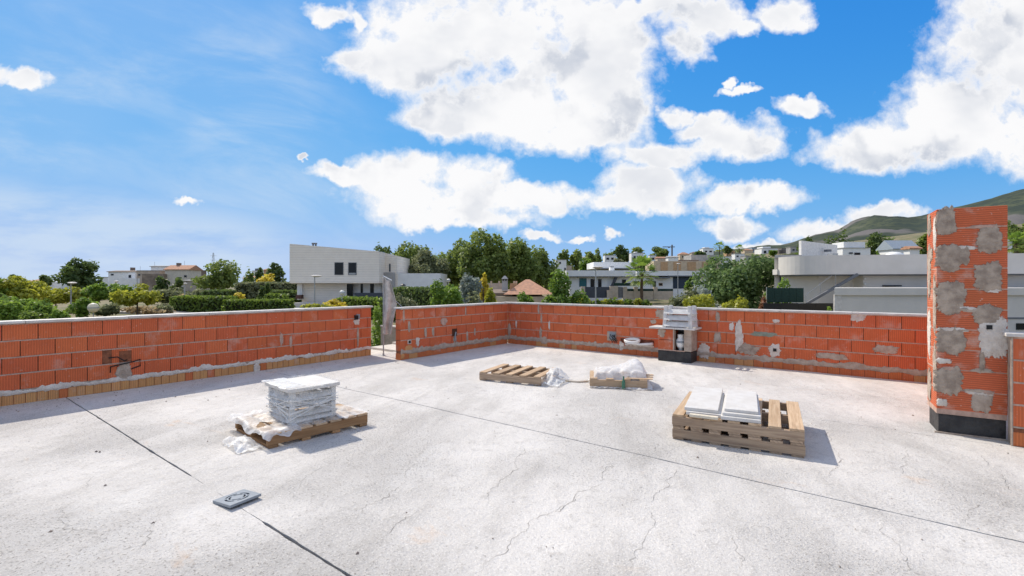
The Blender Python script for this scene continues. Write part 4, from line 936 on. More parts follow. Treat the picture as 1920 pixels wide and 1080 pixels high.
# ---------------------------------------------------------------- buildings
M_GREYW = mat('shaded_white_render', (.66, .625, .58), .7, .04, 1., .1, 30)  # white render toned down, its shade put into the colour
def clad_mat():
    m = bpy.data.materials.new('pale_cladding'); m.use_nodes = True; t = m.node_tree; T = NT(t); b = t.nodes['Principled BSDF']
    co = T.n('ShaderNodeTexCoord').outputs['Object']; s = T.n('ShaderNodeSeparateXYZ'); t.links.new(co, s.inputs[0])
    fr_ = T.math('FRACT', T.math('DIVIDE', s.outputs[2], .30)); ln = T.math('LESS_THAN', fr_, .10)
    row = T.n('ShaderNodeTexWhiteNoise', noise_dimensions='1D'); T.put(row.inputs[1], T.math('FLOOR', T.math('DIVIDE', s.outputs[2], .30)))
    c = T.mix(T.math('MULTIPLY', row.outputs[0], .35), (.86, .79, .70), (.78, .71, .62)); c = T.mix(T.ramp(T.noise(co, 1.2, 4).outputs[0], .35, .7), c, (.81, .74, .65))
    c = T.mix(T.math('MULTIPLY', ln, .35), c, (.42, .39, .35)); t.links.new(c, b.inputs['Base Color']); b.inputs['Roughness'].default_value = .6
    bp = T.n('ShaderNodeBump'); bp.inputs['Strength'].default_value = .8; bp.inputs['Distance'].default_value = .02; t.links.new(T.math('SUBTRACT', 1., ln), bp.inputs['Height']); t.links.new(bp.outputs[0], b.inputs['Normal']); return m
M_CLAD = clad_mat()
M_TILE = mat('clay_roof_tiles', (.52, .28, .17), .9, .2, 3, .9, 9, col2=(.34, .19, .13))
M_GREYR = mat('grey_trim', (.16, .17, .19), .6, .1, 2); M_CREAM = mat('cream_render', (.62, .50, .36), .85, .1, 1.5, .2, 20); M_BEIGE = mat('beige_render', (.54, .45, .36), .85, .1, 1.5, .2, 20)
M_OCHRE = mat('ochre_render', (.55, .35, .20), .85, .1, 1.5, .2, 20); M_BROWNR = mat('brown_roof', (.26, .20, .16), .9, .15, 3, .4, 12); M_CGREEN = mat('green_screen', (.012, .045, .035), .7, .2, 12, .3, 60)
M_CONC = mat('grey_concrete', (.42, .41, .40), .9, .12, 1, .3, 15); M_SLATE = mat('dark_grey_panel', (.06, .068, .085), .5, .1, 2)
class House:
    """cam-aligned building: pixel columns and rows at a depth give metres; built with thickness going away"""
    def __init__(s, label, px, Y, name='house', cat='house', group=None, yaw=0., base=None):
        s.px, s.Y = px, Y; s.X = (px-960)/FPX*Y; s.g = hgt(s.X, Y) if base is None else base
        s.t = thing(name, label, cat, cw(s.X, Y, s.g), YAW+yaw, group)
    def x(s, px, d=0.): return (px-960)/FPX*(s.Y+d)-s.X
    def z(s, py, d=0.): return EYE-(py-HOR)/FPX*(s.Y+d)-s.g
    def box(s, nm, m, px0, px1, top, bot, d0, d1, parent=None, bevel=0.):
        z0 = s.z(bot, d0) if bot is not None else -1.5
        return MB().box(s.x(px0, d0), s.x(px1, d0), d0, d1, z0, s.z(top, d0)).build(nm, m, parent or s.t, bevel=bevel)
    def win(s, px0, px1, top, bot, d, fr_m=None, gl=None):
        x0, x1, z0, z1 = s.x(px0, d), s.x(px1, d), s.z(bot, d), s.z(top, d); f_ = .06
        fr = MB().box(x0, x1, d-.03, d+.02, z0, z0+f_).box(x0, x1, d-.03, d+.02, z1-f_, z1).box(x0, x0+f_, d-.03, d+.02, z0+f_, z1-f_).box(x1-f_, x1, d-.03, d+.02, z0+f_, z1-f_).build('window', fr_m or M_GREYR, s.t)
        MB().box(x0+f_, x1-f_, d-.012, d+.015, z0+f_, z1-f_).build('pane', gl or M_DARKGL, fr); return fr
    def antenna(s, px, top, bot, d): MB().tube([(s.x(px, d), d, s.z(bot, d)), (s.x(px, d), d, s.z(top, d))], .03, 5).build('antenna', M_STEEL, s.t)
    def gable(s, m, px0, px1, eave, ridge, d0, d1, along='x'):
        x0, x1 = s.x(px0, d0), s.x(px1, d0); ze, zr = s.z(eave, d0), s.z(ridge, d0); e = .25
        if along == 'x': pr_ = [(d0-e, ze), ((d0+d1)/2, zr), (d1+e, ze), (d1+e, ze-.15), (d0-e, ze-.15)]; return MB().prism(pr_, 0, x0-e, x1+e).build('roof', m, s.t)
        pr_ = [(x0-e, ze), ((x0+x1)/2, zr), (x1+e, ze), (x1+e, ze-.15), (x0-e, ze-.15)]; return MB().prism(pr_, 1, d0-e, d1+e).build('roof', m, s.t)
    def hip(s, m, px0, px1, eave, ridge, d0, d1):
        x0, x1 = s.x(px0, d0)-.3, s.x(px1, d0)+.3; ze, zr = s.z(eave, d0), s.z(ridge, d0); y0, y1 = d0-.3, d1+.3; q = min((x1-x0), (y1-y0))/2*.92; b = MB()
        b.v = [(x0, y0, ze), (x1, y0, ze), (x1, y1, ze), (x0, y1, ze), (x0+q, (y0+y1)/2, zr), (x1-q, (y0+y1)/2, zr)]
        b.f = [(0, 1, 5, 4), (1, 2, 5), (2, 3, 4, 5), (3, 0, 4), (3, 2, 1, 0)]; return b.build('roof', m, s.t)

# the clad villa across the gardens
h = House('large modern villa clad in pale horizontal boards with overhanging upper floor', 628, 60, 'modern_villa', base=-1.5)
def wedge(nm, m, px0, px1, t0, t1, bot, d0, d1):
    x0, x1 = h.x(px0, d0), h.x(px1, d0); zb, za, zc = h.z(bot, d0), h.z(t0, d0), h.z(t1, d0)
    return MB().hexa([(x0, d0, zb), (x1, d0, zb), (x1, d1, zb), (x0, d1, zb), (x0, d0, za), (x1, d0, zc), (x1, d1, zc), (x0, d1, za)]).build(nm, m, h.t)
wedge('upper_wall', M_CLAD, 543, 711, 457, 471.5, 530.5, 0, 9)
wedge('parapet_cap', M_STEEL, 542.6, 711.4, 456.4, 470.9, 471.4, -.04, .2) if False else None
wedge('rear_wing', M_CLAD, 713, 744, 472, 479.5, 566, 3.0, 11)
wedge('lower_wall', M_CLAD, 566, 650, 531, 531, 570, 1.6, 8.5)
h.box('lower_wall', M_WHITE, 662, 716, 531, 570, 2.6, 8.8); h.box('side_pier', M_WHITE, 557, 566, 531, 562, 1.2, 8); h.box('soffit', M_BEIGE, 545, 710, 530.6, 532, .1, 8.8)
h.box('wing_wall', M_WHITE, 738, 826, 512.5, 560, 3.5, 10); h.box('wing_corner', M_CONC, 717, 737.5, 511, 560, 2.0, 9)
h.win(627.2, 644, 492, 515.6, -.02); h.win(653, 668.6, 492.3, 515.6, -.02); h.win(729.5, 732.4, 494.5, 509.5, 2.98)
MB().box(h.x(654.5, -.02), h.x(667, -.02), -.05, -.03, h.z(515, 0), h.z(511.6, 0)).build('window_rail', M_STEEL, h.t)
for (a, b, t, bo, d) in ((650, 661, 532, 560, 1.7), (676, 680.5, 532, 550, 2.58), (694, 701, 532, 552, 2.58)):
    o = h.box('door', M_DARKGL, a, b, t, bo, d, d+.15); 
h.box('balustrade', M_SLATE, 665, 718, 549, 560, .4, .5); h.box('planter', mat('rust_planter', (.10, .05, .04), .7, .1), 554.5, 564, 553, 560.5, .3, 1.1)
for px in (587, 592): MB().tube([(h.x(px, 4), 4, h.z(464, 4)), (h.x(px, 4), 4, h.z(457, 4))], .12, 8).lathe([(.2, 0), (.2, .18), (.12, .2)], (h.x(px, 4), 4, h.z(458, 4)), 8).build('roof_vent', M_GREYR, h.t)
MB().box(h.x(672, 5), h.x(706, 5), 5, 7, h.z(475, 5), h.z(470.5, 5)).build('roof_house', M_WHITE, h.t)
h.box('terrace', mat('terrace_paving', (.50, .48, .45), .85, .1, 1), 548, 720, 568, 600, -3, 9)

# tiled house in the dip behind the corner
h = House('low house with clay tiled hip roof and grey tiled chimney beyond the parapet corner', 965, 46, base=-2.2)
h.box('wall', M_CREAM, 930, 1022, 556, None, .4, 9); h.hip(M_TILE, 950, 1034, 552, 523, .4, 9); h.box('annex_wall', M_BEIGE, 905, 960, 549, None, 1.5, 7); h.gable(M_BROWNR, 905, 960, 549, 543, 1.5, 7)
ckx = h.box('chimney', M_CONC, 941, 952, 524, 545, 2.0, 2.7); MB().hexa([(h.x(940, 2), 1.9, h.z(523, 2)), (h.x(953, 2), 1.9, h.z(523, 2)), (h.x(953, 2), 2.8, h.z(523, 2)), (h.x(940, 2), 2.8, h.z(523, 2)), (h.x(945, 2), 2.2, h.z(517, 2)), (h.x(948, 2), 2.2, h.z(517, 2)), (h.x(948, 2), 2.5, h.z(517, 2)), (h.x(945, 2), 2.5, h.z(517, 2))]).build('chimney_hood', M_CONC, h.t)
for px in (943.5, 948.5): MB().box(h.x(px, 2)-.05, h.x(px, 2)+.07, 1.96, 2.02, h.z(526.5, 2), h.z(523.6, 2)).build('chimney_slot', M_BLACK, h.t)
h.box('parapet', M_BEIGE, 912, 942, 531, 545, 7.2, 7.4); h.box('gable_block', M_OCHRE, 956, 970, 531, 546, 3, 5)
for px in (912, 921, 936, 964, 968): MB().tube([(h.x(px, 7.3), 7.3, h.z(536, 7.3)), (h.x(px, 7.3), 7.3, h.z(527, 7.3))], .12, 6).build('baluster', M_CREAM, h.t)

# street of low white villas
def lowvilla():
    h = House('wide white villa with turquoise window and dark front gates across the road', 1130, 82, base=-1.2)
    h.box('wall', M_WHITE, 1068, 1190, 519, 566, 0, 9); h.box('roof_slab', M_WHITE, 1062, 1192, 507, 518, -1, 10); h.box('roof_edge', M_GREYR, 1064, 1190, 518.2, 519.4, -.9, 9); h.box('upper_band', M_WHITE, 1113, 1186, 491.5, 503, 6, 14); h.box('upper_edge', M_GREYR, 1120, 1190, 502.5, 504, 5.9, 14)
    h.win(1086, 1100, 521.5, 538, -.03, gl=mat('turquoise_glass', (.05, .17, .20), .08, .1, spec=.6)); h.win(1107, 1115, 523, 540, -.03); h.win(1121, 1128, 523, 540, -.03); h.win(1166, 1174, 524, 533, -.03)
    h.box('roof_vent', M_WHITE, 1144, 1152, 501, 508, 3, 4); h.box('roof_vent_hood', M_GREYR, 1145, 1151, 499.5, 501, 2.9, 4.1)
    x0, x1 = h.x(1143, -.6), h.x(1158, -.6); MB().hexa([(x0, -.8, h.z(540, -.6)), (x0+.5, -.8, h.z(540, -.6)), (x0+.5, -.4, h.z(540, -.6)), (x0, -.4, h.z(540, -.6)), (x1-.5, -.8, h.z(520, -.6)), (x1, -.8, h.z(520, -.6)), (x1, -.4, h.z(520, -.6)), (x1-.5, -.4, h.z(520, -.6))]).build('stair_flight', M_SLATE, h.t)
    return h
lowvilla()
g = House('front boundary of beige walls, stone piers and dark sliding gates along the pavement', 1160, 74, 'boundary_wall', 'wall', base=-1.35)
for (a, b, t, m, d, nm) in ((1097, 1143, 538, M_SLATE, .1, 'gate'), (1159, 1168, 538, mat('grey_gate', (.17, .17, .18), .6, .1), .1, 'gate'), (1138, 1149, 544, M_BEIGE, -.4, 'meter_box')): g.box(nm, m, a, b, t, 558.5, d, d+.12)
for (a, b, t) in ((1090, 1097, 537), (1144, 1159, 536.5), (1168.5, 1176, 538), (1189, 1196, 538), (1226, 1233, 538)): g.box('pier', M_BEIGE, a, b, t, 561, -.1, .5)
for (a, b) in ((1176, 1189), (1196, 1226), (1233, 1262)): g.box('wall_panel', M_BEIGE, a, b, 546, 562, 0, .25); g.box('screen_panel', M_CGREEN, a, b, 541.5, 545.9, .08, .14)
g.box('screen_panel', M_CGREEN, 1151, 1190, 530.5, 536, 1.5, 1.56)

h = House('white house with wide blue-grey garage door beside the small round tree', 1255, 86, base=-1.2)
h.box('wall', M_WHITE, 1192, 1345, 520, 566, 0, 9); h.box('roof_band', M_WHITE, 1194, 1345, 508, 517, -.8, 9.5); h.box('roof_edge', M_GREYR, 1252, 1345, 516.6, 518.5, -.85, 9)
h.box('garage_door', mat('blue_grey_door', (.035, .055, .085), .55, .1), 1262, 1301, 520, 541, -.06, .05); h.win(1224, 1230, 527, 538, -.04); h.win(1235, 1242.5, 530.5, 536, -.04, M_OCHRE); h.win(1215, 1221, 527.5, 533, -.04)
h.box('pergola', M_GREYR, 1232, 1256, 519.5, 522, -1.2, -.1)
h = House('long cream building with darker ochre wall panels on the lower hillside', 1290, 125, 'long_building', 'building', base=3.0)
h.box('wall', M_CREAM, 1226, 1352, 489.5, 512, 0, 8)
for (a, b) in ((1239, 1252), (1263, 1277), (1289, 1305), (1317, 1333)): h.box('wall_panel', M_OCHRE, a, b, 491, 507, -.12, 0)
h.box('parapet', M_BROWNR, 1272, 1310, 487.3, 489.4, 1, 1.3); h.box('upper_wall', M_CONC, 1296, 1350, 478, 489.5, 9, 15); h.win(1331, 1338, 483, 486, 8.97); h.win(1342, 1348, 482.5, 485.5, 8.97)
# hillside houses: each its own
def hill_house(px0, px1, top, bot, Y, label, wall=None, roof=None, wins=(), tier=None, group='houses on the hillside', yaw=0.):
    h = House(label, (px0+px1)/2, Y, group=group, yaw=yaw, base=EYE-(bot-HOR)/FPX*Y-.3); wall = wall or M_WHITE
    dd = (px1-px0)/FPX*Y*.8
    h.box('wall', wall, px0, px1, top, None, 0, dd)
    if roof is not None: (h.hip if roof[0] == 'hip' else h.gable)(roof[1], px0, px1, top, roof[2], 0, dd)
    else: h.box('roof_edge', M_CONC, px0-.4, px1+.4, top-.7, top-.05, -.15, dd+.15)
    for w_ in wins: h.win(*w_, -.05)
    if tier: h.box('upper_storey', tier[4] if len(tier) > 4 else wall, tier[0], tier[1], tier[2], tier[3], dd*.3, dd*1.1)
    return h
hill_house(1042,1062,487.5,522,150,'tall white hillside house with blue window behind the bright green bush',wins=((1048,1052,491,495),(1058,1061,502,508)),tier=(1062,1072,498,512,M_BEIGE))
hill_house(1134,1156,479,491,210,'white flat house with two grey windows below the hilltop pine',wins=((1137,1142,483,487),(1146,1151,483,487)))
hill_house(1184,1207,474.5,491,205,'white cubic two-storey house standing alone near the hilltop',wins=((1188,1192,480,486),(1195,1200.5,480,486)),tier=(1191,1195,472,474.5))
hill_house(1218,1230,479,491,215,'tiny white house with blue window under the hilltop pine clump',wins=((1222,1227,483,487),))
hill_house(1082,1100,483,494,190,'low grey-roofed white house among the hillside pines',roof=('hip',M_CONC,480))
hill_house(1233,1252,483.5,490,180,'low ochre-roofed house just above the long cream building',M_BEIGE,('gable',M_TILE,481))
hill_house(1253,1272,482,490,175,'small white house with pale gable above the long cream building',roof=('gable',M_CONC,479.5))
hill_house(1275,1293,477,488,240,'cream house with clay hip roof high on the hillside',M_CREAM,('hip',M_TILE,472.5),wins=((1279,1282,480,483),(1287,1290,480,483)))
hill_house(1318,1338,466,480,290,'white stepped apartment block on the ridge left of the palms',wins=((1322,1326,470,473),(1330,1335,470,473)),tier=(1321,1330,463.5,468))
hill_house(1297,1312,474,482,280,'dark brown roofed house on the ridge beyond the crane',M_BEIGE,('hip',M_BROWNR,471.5))
hill_house(1362,1378,470,482,270,'ochre house with flat roof between the ridge palms',M_OCHRE,wins=((1365,1368,473,476),(1372,1375,473,476)))
hill_house(1396,1412,469,480,300,'house with red clay roof on the ridge below the clouds',M_CREAM,('hip',M_TILE,466))
hill_house(1410,1429,464,476,330,'blue-grey glazed house on the ridge top',mat('blue_grey_wall',(.30,.36,.42),.6,.1),wins=((1413,1418,467,470),(1420,1426,467,470)))
hill_house(1428,1461,466,482,250,'white villa with open loggia and roof pergola on the ridge',wins=((1432,1437,470,475),(1441,1453,469,479)),tier=(1430,1445,462.5,467))
hill_house(1461,1482,469,480,235,'rough brown stone house half hidden beside the white ridge villa',mat('brown_stone',(.20,.17,.15),.95,.3,.6,.5,4),tier=(1466,1478,465.5,470))
hill_house(1482,1500,463.5,476,215,'grey terraced house with flat roof at the end of the ridge',M_CONC,wins=((1486,1490,467,470),(1493,1497,467,470)))
hill_house(1378,1396,476,490,200,'plain white block seen above the big dark fig tree',wins=((1381,1385,479,482),))
hill_house(1345,1372,481,495,160,'long white house partly hidden by the big dark fig tree',wins=((1350,1355,484,488),(1362,1367,484,488)))
hill_house(1398,1425,480,492,170,'grey-white flat house just over the crown of the fig tree',M_CONC,wins=((1403,1408,483,487),(1414,1419,483,487)))
hill_house(1207,1222,484,496,190,'narrow beige house next to the white cubic hilltop house',M_BEIGE,wins=((1211,1215,487,491),))
hill_house(1580,1632,465,485,72,'stepped white house with small dark windows above the curved villa',wins=((1592,1599,473,476),(1602,1613,473.5,479)),tier=(1582,1622,453.5,466))
hill_house(1675,1722,466,485,80,'white house with low blue-grey shed roof above the curved villa',roof=('gable',mat('blue_grey_roof',(.33,.38,.43),.6,.08),449),wins=((1690,1704,463,468),))
hill_house(1706,1724,465,485,66,'small white chimney block with orange roof behind the curved villa',roof=('gable',M_TILE,461))
hill_house(1884,1898,452,470,90,'small white rooftop seen right of the tall brick chimney',tier=(1887,1893,447,453))
# houses on the left
def left_house(*a, **k): return hill_house(*a, group='white and beige houses beyond the gardens', **k)
a = left_house(203,253,509,546,120,'white house with dark chimney, leftmost of the group beyond the gardens',roof=('gable',M_BROWNR,506.5),wins=((208,213,513.5,516.5),(241,246,515.5,521)))
a.antenna(263, 499, 510, 3); a.box('chimney', M_BROWNR, 244, 248, 501.5, 508, 3, 4); a.box('low_wing', M_WHITE, 214, 262, 522, 548, -4, 0)
a = left_house(256,300,507.5,548,116,'stone-faced beige terrace with brown upper roof between two houses',M_BEIGE,wins=((259,263,514,517),)); a.box('terrace_block', mat('brown_stone_wall',(.30,.24,.19),.95,.2,.8,.5,6), 266, 307, 513.5, 535, -3, 0)
a = left_house(283,312,499,538,124,'tall grey-white house next to the beige gabled one',wins=((305,308,509,521),),roof=('gable',M_CONC,497.5))
a = left_house(309,354,505,534,114,'beige gabled house with tiled roof and black-capped chimney',mat('pale_beige',(.62,.57,.48),.85,.08,1.5,.2),roof=('gable',M_TILE,496.5),wins=((345,350,516,520),)); a.antenna(346, 489, 498, 3); a.antenna(290, 491, 500, 6); a.box('chimney', M_BROWNR, 330.5, 335, 493, 499, 2, 3)
a = left_house(354,376,507,530,122,'low brown-walled house with a slim white chimney',M_BROWNR); a.box('chimney', M_WHITE, 362, 367, 502, 512, -1, 0); a.box('chimney_cap', M_BLACK, 361.5, 367.5, 500.5, 502, -1.1, .1)
a = left_house(344,398,526,545,100,'pale garden pavilion with shallow roof before the big round pine',M_BEIGE,roof=('hip',M_CONC,522))
a = left_house(50,78,528,545,190,'distant white house with pinkish roof behind the yellow trees',roof=('hip',M_TILE,523.5),wins=((62,66,528.5,532),))
a = left_house(80,115,529,546,200,'distant blue-white house with grey hip roof behind the yellow trees',roof=('hip',mat('pale_blue_roof',(.45,.52,.60),.7,.1),524),wins=((85,100,535,537),))
a = left_house(70,82,540,552,110,'small white shed beside the lamp post among yellow trees'); a = left_house(186,196,520,534,150,'slim white house edge between round pine and white house')
a = left_house(455,480,521,532,130,'low house with brown roof left of the villa',roof=('hip',M_TILE,517.5)); a = left_house(494,508,506,522,160,'far ochre house under the trees left of the villa',M_OCHRE,roof=('hip',M_TILE,503)); a = left_house(473,484,508,522,150,'small white house with dark chimney far left of the villa',tier=(478,481,503.5,509,M_GREYR))
a = left_house(0,26,526,545,220,'distant cream house at the far edge of the gardens',M_CREAM,roof=('hip',M_TILE,523))

# the curved white villa beside the roof
h = House('white modern villa with rounded balcony, outside stair and grey trim lines', 1600, 30, 'curved_villa', base=-1.6)
zt, zb = h.z(478.5), h.z(514.5)
pts = []
xl, xr = h.x(1501), h.x(2250); R0 = 2.2
for i in range(13):
    a = math.pi-(math.pi/2)*i/12; pts.append((xl+R0+R0*math.cos(a), R0-R0*math.sin(a)))
outer = [(xl+4.2, 8.), (xl, 2.5)]+pts+[(xr, -4.5), (xr, 8.)]
MB().prism(outer[::-1], 2, zb, zt).build('balcony_band', M_GREYW, h.t)
inner = [(x+.10*(1 if 0 < i < 6 else 0), y+.12*(1 if i > 1 else 0)) for i, (x, y) in enumerate(outer)]; MB().prism(inner[::-1], 2, zb-.07, zb-.002).build('trim_line', M_GREYR, h.t)
lw = [(xl+4.6, 8), (xl+.25, 2.6), (h.x(1560), 1.3), (h.x(1626), 1.2), (h.x(1626), .35), (xr, -3.9), (xr, 8)]; MB().prism(lw[::-1], 2, -1.5, zb-.08).build('lower_wall', M_GREYW, h.t)
h.box('strip_window', M_SLATE, 1655, 1702, 533.5, 536.5, -.05, .35) if False else MB().box(h.x(1655, .1), h.x(1702, .1), -.08, .6, h.z(536.8), h.z(534.4)).build('strip_window', M_SLATE, h.t)
for py in (522.5, 532.5): MB().lathe([(.055, -.055), (.055, .055), (.02, .07)], (h.x(1627.5), .25, h.z(py)), 10).build('wall_lamp', M_WPLAS, h.t)
# stair stringer and handrail
def bar(ax, az, bx, bz, d, t, m, nm):
    A, B = Vector((h.x(ax, d), 0, h.z(az, d))), Vector((h.x(bx, d), 0, h.z(bz, d))); n_ = Vector((-(B-A).z, 0, (B-A).x)).normalized()*t/2
    b = MB(); b.hexa([(A.x-n_.x, d, A.z-n_.z), (B.x-n_.x, d, B.z-n_.z), (B.x-n_.x, d+.12, B.z-n_.z), (A.x-n_.x, d+.12, A.z-n_.z), (A.x+n_.x, d, A.z+n_.z), (B.x+n_.x, d, B.z+n_.z), (B.x+n_.x, d+.12, B.z+n_.z), (A.x+n_.x, d+.12, A.z+n_.z)]); return b.build(nm, m, h.t)
bar(1513, 570, 1609, 514.5, -.3, .16, M_GREYR, 'stair_stringer'); 
def rod(a, b, d=-.25): MB().tube([(h.x(a[0], d), d, h.z(a[1], d)), (h.x(b[0], d), d, h.z(b[1], d))], .016, 5).build('handrail', M_STEEL, h.t)
rod((1511, 553), (1560, 516)); rod((1538, 531.5), (1538, 553)); rod((1566.5, 515.5), (1566.5, 536)); rod((1511, 552), (1511, 569))
# left wing
lwp = [(h.x(1452, 3), 3.0), (h.x(1503, 3), 3.0), (h.x(1503, 3)+1.8, 6.), (h.x(1452, 3)+1.8, 6.)]; MB().prism(lwp, 2, -1.5, h.z(484.2, 3)).build('left_wing', M_GREYW, h.t); MB().prism([(x-.03, y-.1) for x, y in lwp], 2, h.z(484, 2.9), h.z(478, 2.9)).build('wing_roof', M_CONC, h.t)
MB().box(h.x(1456, 2.5), h.x(1502, 2.5), 2.45, 2.99, h.z(515, 2.5), h.z(505, 2.5)).build('wing_balcony', M_GREYW, h.t); MB().box(h.x(1470, 2.95), h.x(1498, 2.95), 2.93, 3.05, h.z(504, 2.95), h.z(499, 2.95)).build('slot_window', M_DARKGL, h.t)
MB().box(h.x(1457, 2.6), h.x(1502, 2.6), 2.5, 2.98, h.z(516.5, 2.6), h.z(515.2, 2.6)).build('trim_line', M_GREYR, h.t)
h.win(1462, 1476, 519, 540, 2.95); h.win(1487, 1498, 519, 540, 2.95)
x0, x1, x2 = h.x(1502.5, 4), h.x(1570, 7), 0
MB().hexa([(x0, 4, zt), (x1, 7, zt), (x1, 7.3, zt), (x0, 4.3, zt), (x0, 4, h.z(451, 4)), (x1, 7, h.z(459.5, 7)), (x1, 7.3, h.z(459.5, 7)), (x0, 4.3, h.z(451, 4))]).build('roof_wall', M_CAST, h.t)
MB().box(h.x(1538, 6), h.x(1546, 6), 5.2, 5.6, h.z(473, 6), h.z(469, 6)).build('roof_vent', M_GREYR, h.t); MB().box(h.x(1554, 3), h.x(1564, 3), 2.6, 3.2, zt, h.z(475.5, 3)).build('roof_unit', M_STEEL, h.t)
MB().lathe([(.55, 0), (.5, .18), (.3, .3), (.05, .34)], (h.x(1677, 2), 2., zt), 18).build('roof_dome', M_WPLAS, h.t, smooth=True)
# front block of the same villa
f2 = House('white flat-roofed garage block with lit edge in front of the curved villa', 1640, 24, 'garage_block', 'building', base=-1.8)
zc = f2.z(540); gp = [(f2.x(1563), 0), (f2.x(2300), 0), (f2.x(2300), 4.2), (f2.x(1563)+2.9, 4.2)]; MB().prism(gp, 2, -1.5, zc-.36).build('wall', M_GREYW, f2.t)
MB().prism([(x-.04, y-.12) for x, y in gp], 2, zc-.359, zc).build('roof_edge', M_GREYW, f2.t); MB().box(f2.x(1563)-.0, f2.x(1577), -.06, -.0, -1.5, zc-.362).build('corner_pier', M_COPING, f2.t)
MB().box(f2.x(1880), f2.x(2300), -.03, 0, f2.z(598), f2.z(595)).build('trim_line', M_GREYR, f2.t); MB().box(f2.x(1905), f2.x(1960), -.04, 0, f2.z(618), f2.z(606)).build('window', M_DARKGL, f2.t)
# green screened fence and dark netting in front of it
fc = House('dark green mesh fence screen on posts beside the white villa', 1470, 27, 'mesh_fence', 'fence', base=-1.6)
n = 5
for i in range(n):
    a, b = 1438+(1507-1438)*i/n, 1438+(1507-1438)*(i+1)/n; fc.box('screen_panel', M_CGREEN, a+.4, b-.1, 540, 567, 0, .04)
for i in range(n+1): a = 1438+(1507-1438)*i/n; fc.box('fence_post', M_STEEL, a-.5, a+.5, 538.5, 585, .05, .11)
fb_ = House('black netting strip tied along the foot of the green mesh fence', 1495, 26, 'black_netting', 'netting', base=-1.6)
for i in range(4): a = 1432+32.5*i; fb_.box('net_panel', M_BLACK, a, a+32.2, 568.5+random.uniform(-.4, .4), 590, 0, .03)

# ---------------------------------------------------------------- street furniture
def lamp(px, top, Y, wpx, label, grp='disc street lamps'):
    X = (px-960)/FPX*Y; g = hgt(X, Y); H = EYE-(top-HOR)/FPX*Y-g; t = thing('street_lamp', label, 'street lamp', cw(X, Y, g), YAW, grp); r = wpx/FPX*Y/2
    MB().tube([(0, 0, 0), (0, 0, H-.1)], [.075, .05], 8).build('pole', M_STEEL, t); MB().lathe([(.1, 0), (.1, .35), (.08, .4)], n=10).build('pole_base', M_STEEL, t)
    MB().lathe([(r*.3, -.16), (r, -.06), (r, 0), (r*.7, .05), (.02, .07)], (r*.35, 0, H-.02), 18).build('lamp_head', M_COPING, t)
lamp(133, 529.5, 50, 14, 'flat disc street lamp among the yellow trees by the footpath'); lamp(590, 516.5, 48, 20, 'flat disc street lamp standing before the clad villa'); lamp(1117, 500, 42, 20, 'flat disc street lamp before the white villa with dark gates')
lamp(217, 527, 60, 8, 'thin lamp post behind the yellow-green tree'); lamp(346.5, 531, 58, 6, 'thin lamp post rising from the clipped long hedge'); lamp(1271, 494, 70, 7, 'thin lamp post before the blue-grey garage door'); lamp(74, 531.5, 60, 8, 'thin lamp post beside the small white shed')
def globe(px, py, d, Y, label, col):
    X = (px-960)/FPX*Y; g = hgt(X, Y); z = EYE-(py-HOR)/FPX*Y-g; r = d/FPX*Y/2; t = thing('globe_lamp', label, 'globe lamp', cw(X, Y, g), 0, 'globe garden lamps')
    MB().tube([(0, 0, 0), (0, 0, z-r*.9)], .035, 8).build('pole', M_STEEL, t)
    MB().lathe([(max(.02, r*math.sin(math.pi*k/14)), z-r*math.cos(math.pi*k/14)) for k in range(1, 14)], n=20).build('globe', mat('globe_'+label[:5], col, .4, .04, 8), t, smooth=True); MB().lathe([(r*1.015, z-.03), (r*1.015, z+.03)], n=20).build('band', M_GREYP, t)
globe(175, 577, 18, 40, 'cream globe lamp with grey band beside the footpath', (.76, .68, .50)); globe(641.5, 549, 9.5, 44, 'white globe lamp in front of the clad villa', (.8, .78, .72)); globe(841, 526, 7, 38, 'small white globe lamp behind the dense green bush', (.8, .76, .68))
gl = House('dark mushroom garden lamp before the white wing wall', 756, 56, 'garden_lamp', 'garden lamp'); MB().tube([(0, 0, 0), (0, 0, gl.z(535))], .05, 6).build('pole', M_BLACK, gl.t); MB().lathe([(.05, 0), (.32, .02), (.3, .1), (.08, .24)], (0, 0, gl.z(536)), 12).build('lamp_head', M_BLACK, gl.t)
# crane and pylon on the skyline
Y = 420; X = (1260-960)/FPX*Y; g = hgt(X, Y); t = thing('tower_crane', 'thin tower crane with long jib on the hilltop skyline', 'crane', cw(X, Y, g), YAW)
zt = EYE-(459-HOR)/FPX*Y-g; b = MB(); b.box(-.55, .55, -.55, .55, 0, zt); b.build('mast', M_GREYR, t); MB().box(-8.2, 2.4, -.4, .4, zt-2.2, zt-1.5).build('jib', M_GREYR, t); MB().box(-3.2, -2.0, -.6, .6, zt-2.7, zt-2.2).build('trolley', M_GREYR, t)
Y = 300; X = (400-960)/FPX*Y; g = hgt(X, Y); t = thing('power_pylon', 'lattice power pylon rising behind the big round pine', 'pylon', cw(X, Y, g), YAW); zt = EYE-(474-HOR)/FPX*Y-g
for sx in (-1, 1):
    for sy in (-1, 1): MB().tube([(sx*1.6, sy*1.6, 0), (sx*.2, sy*.2, zt)], .09, 4).build('leg', M_STEEL, t)
for k in range(7): q = .25+k*.1; w_ = 1.6*(1-q)+.2*q; MB().tube([(-w_, -w_, zt*q), (w_*.9, -w_, zt*(q+.1))], .06, 4).build('brace', M_STEEL, t)
for k in (.8, .92): MB().tube([(-2., 0, zt*k), (2., 0, zt*k)], .08, 4).build('cross_arm', M_STEEL, t)

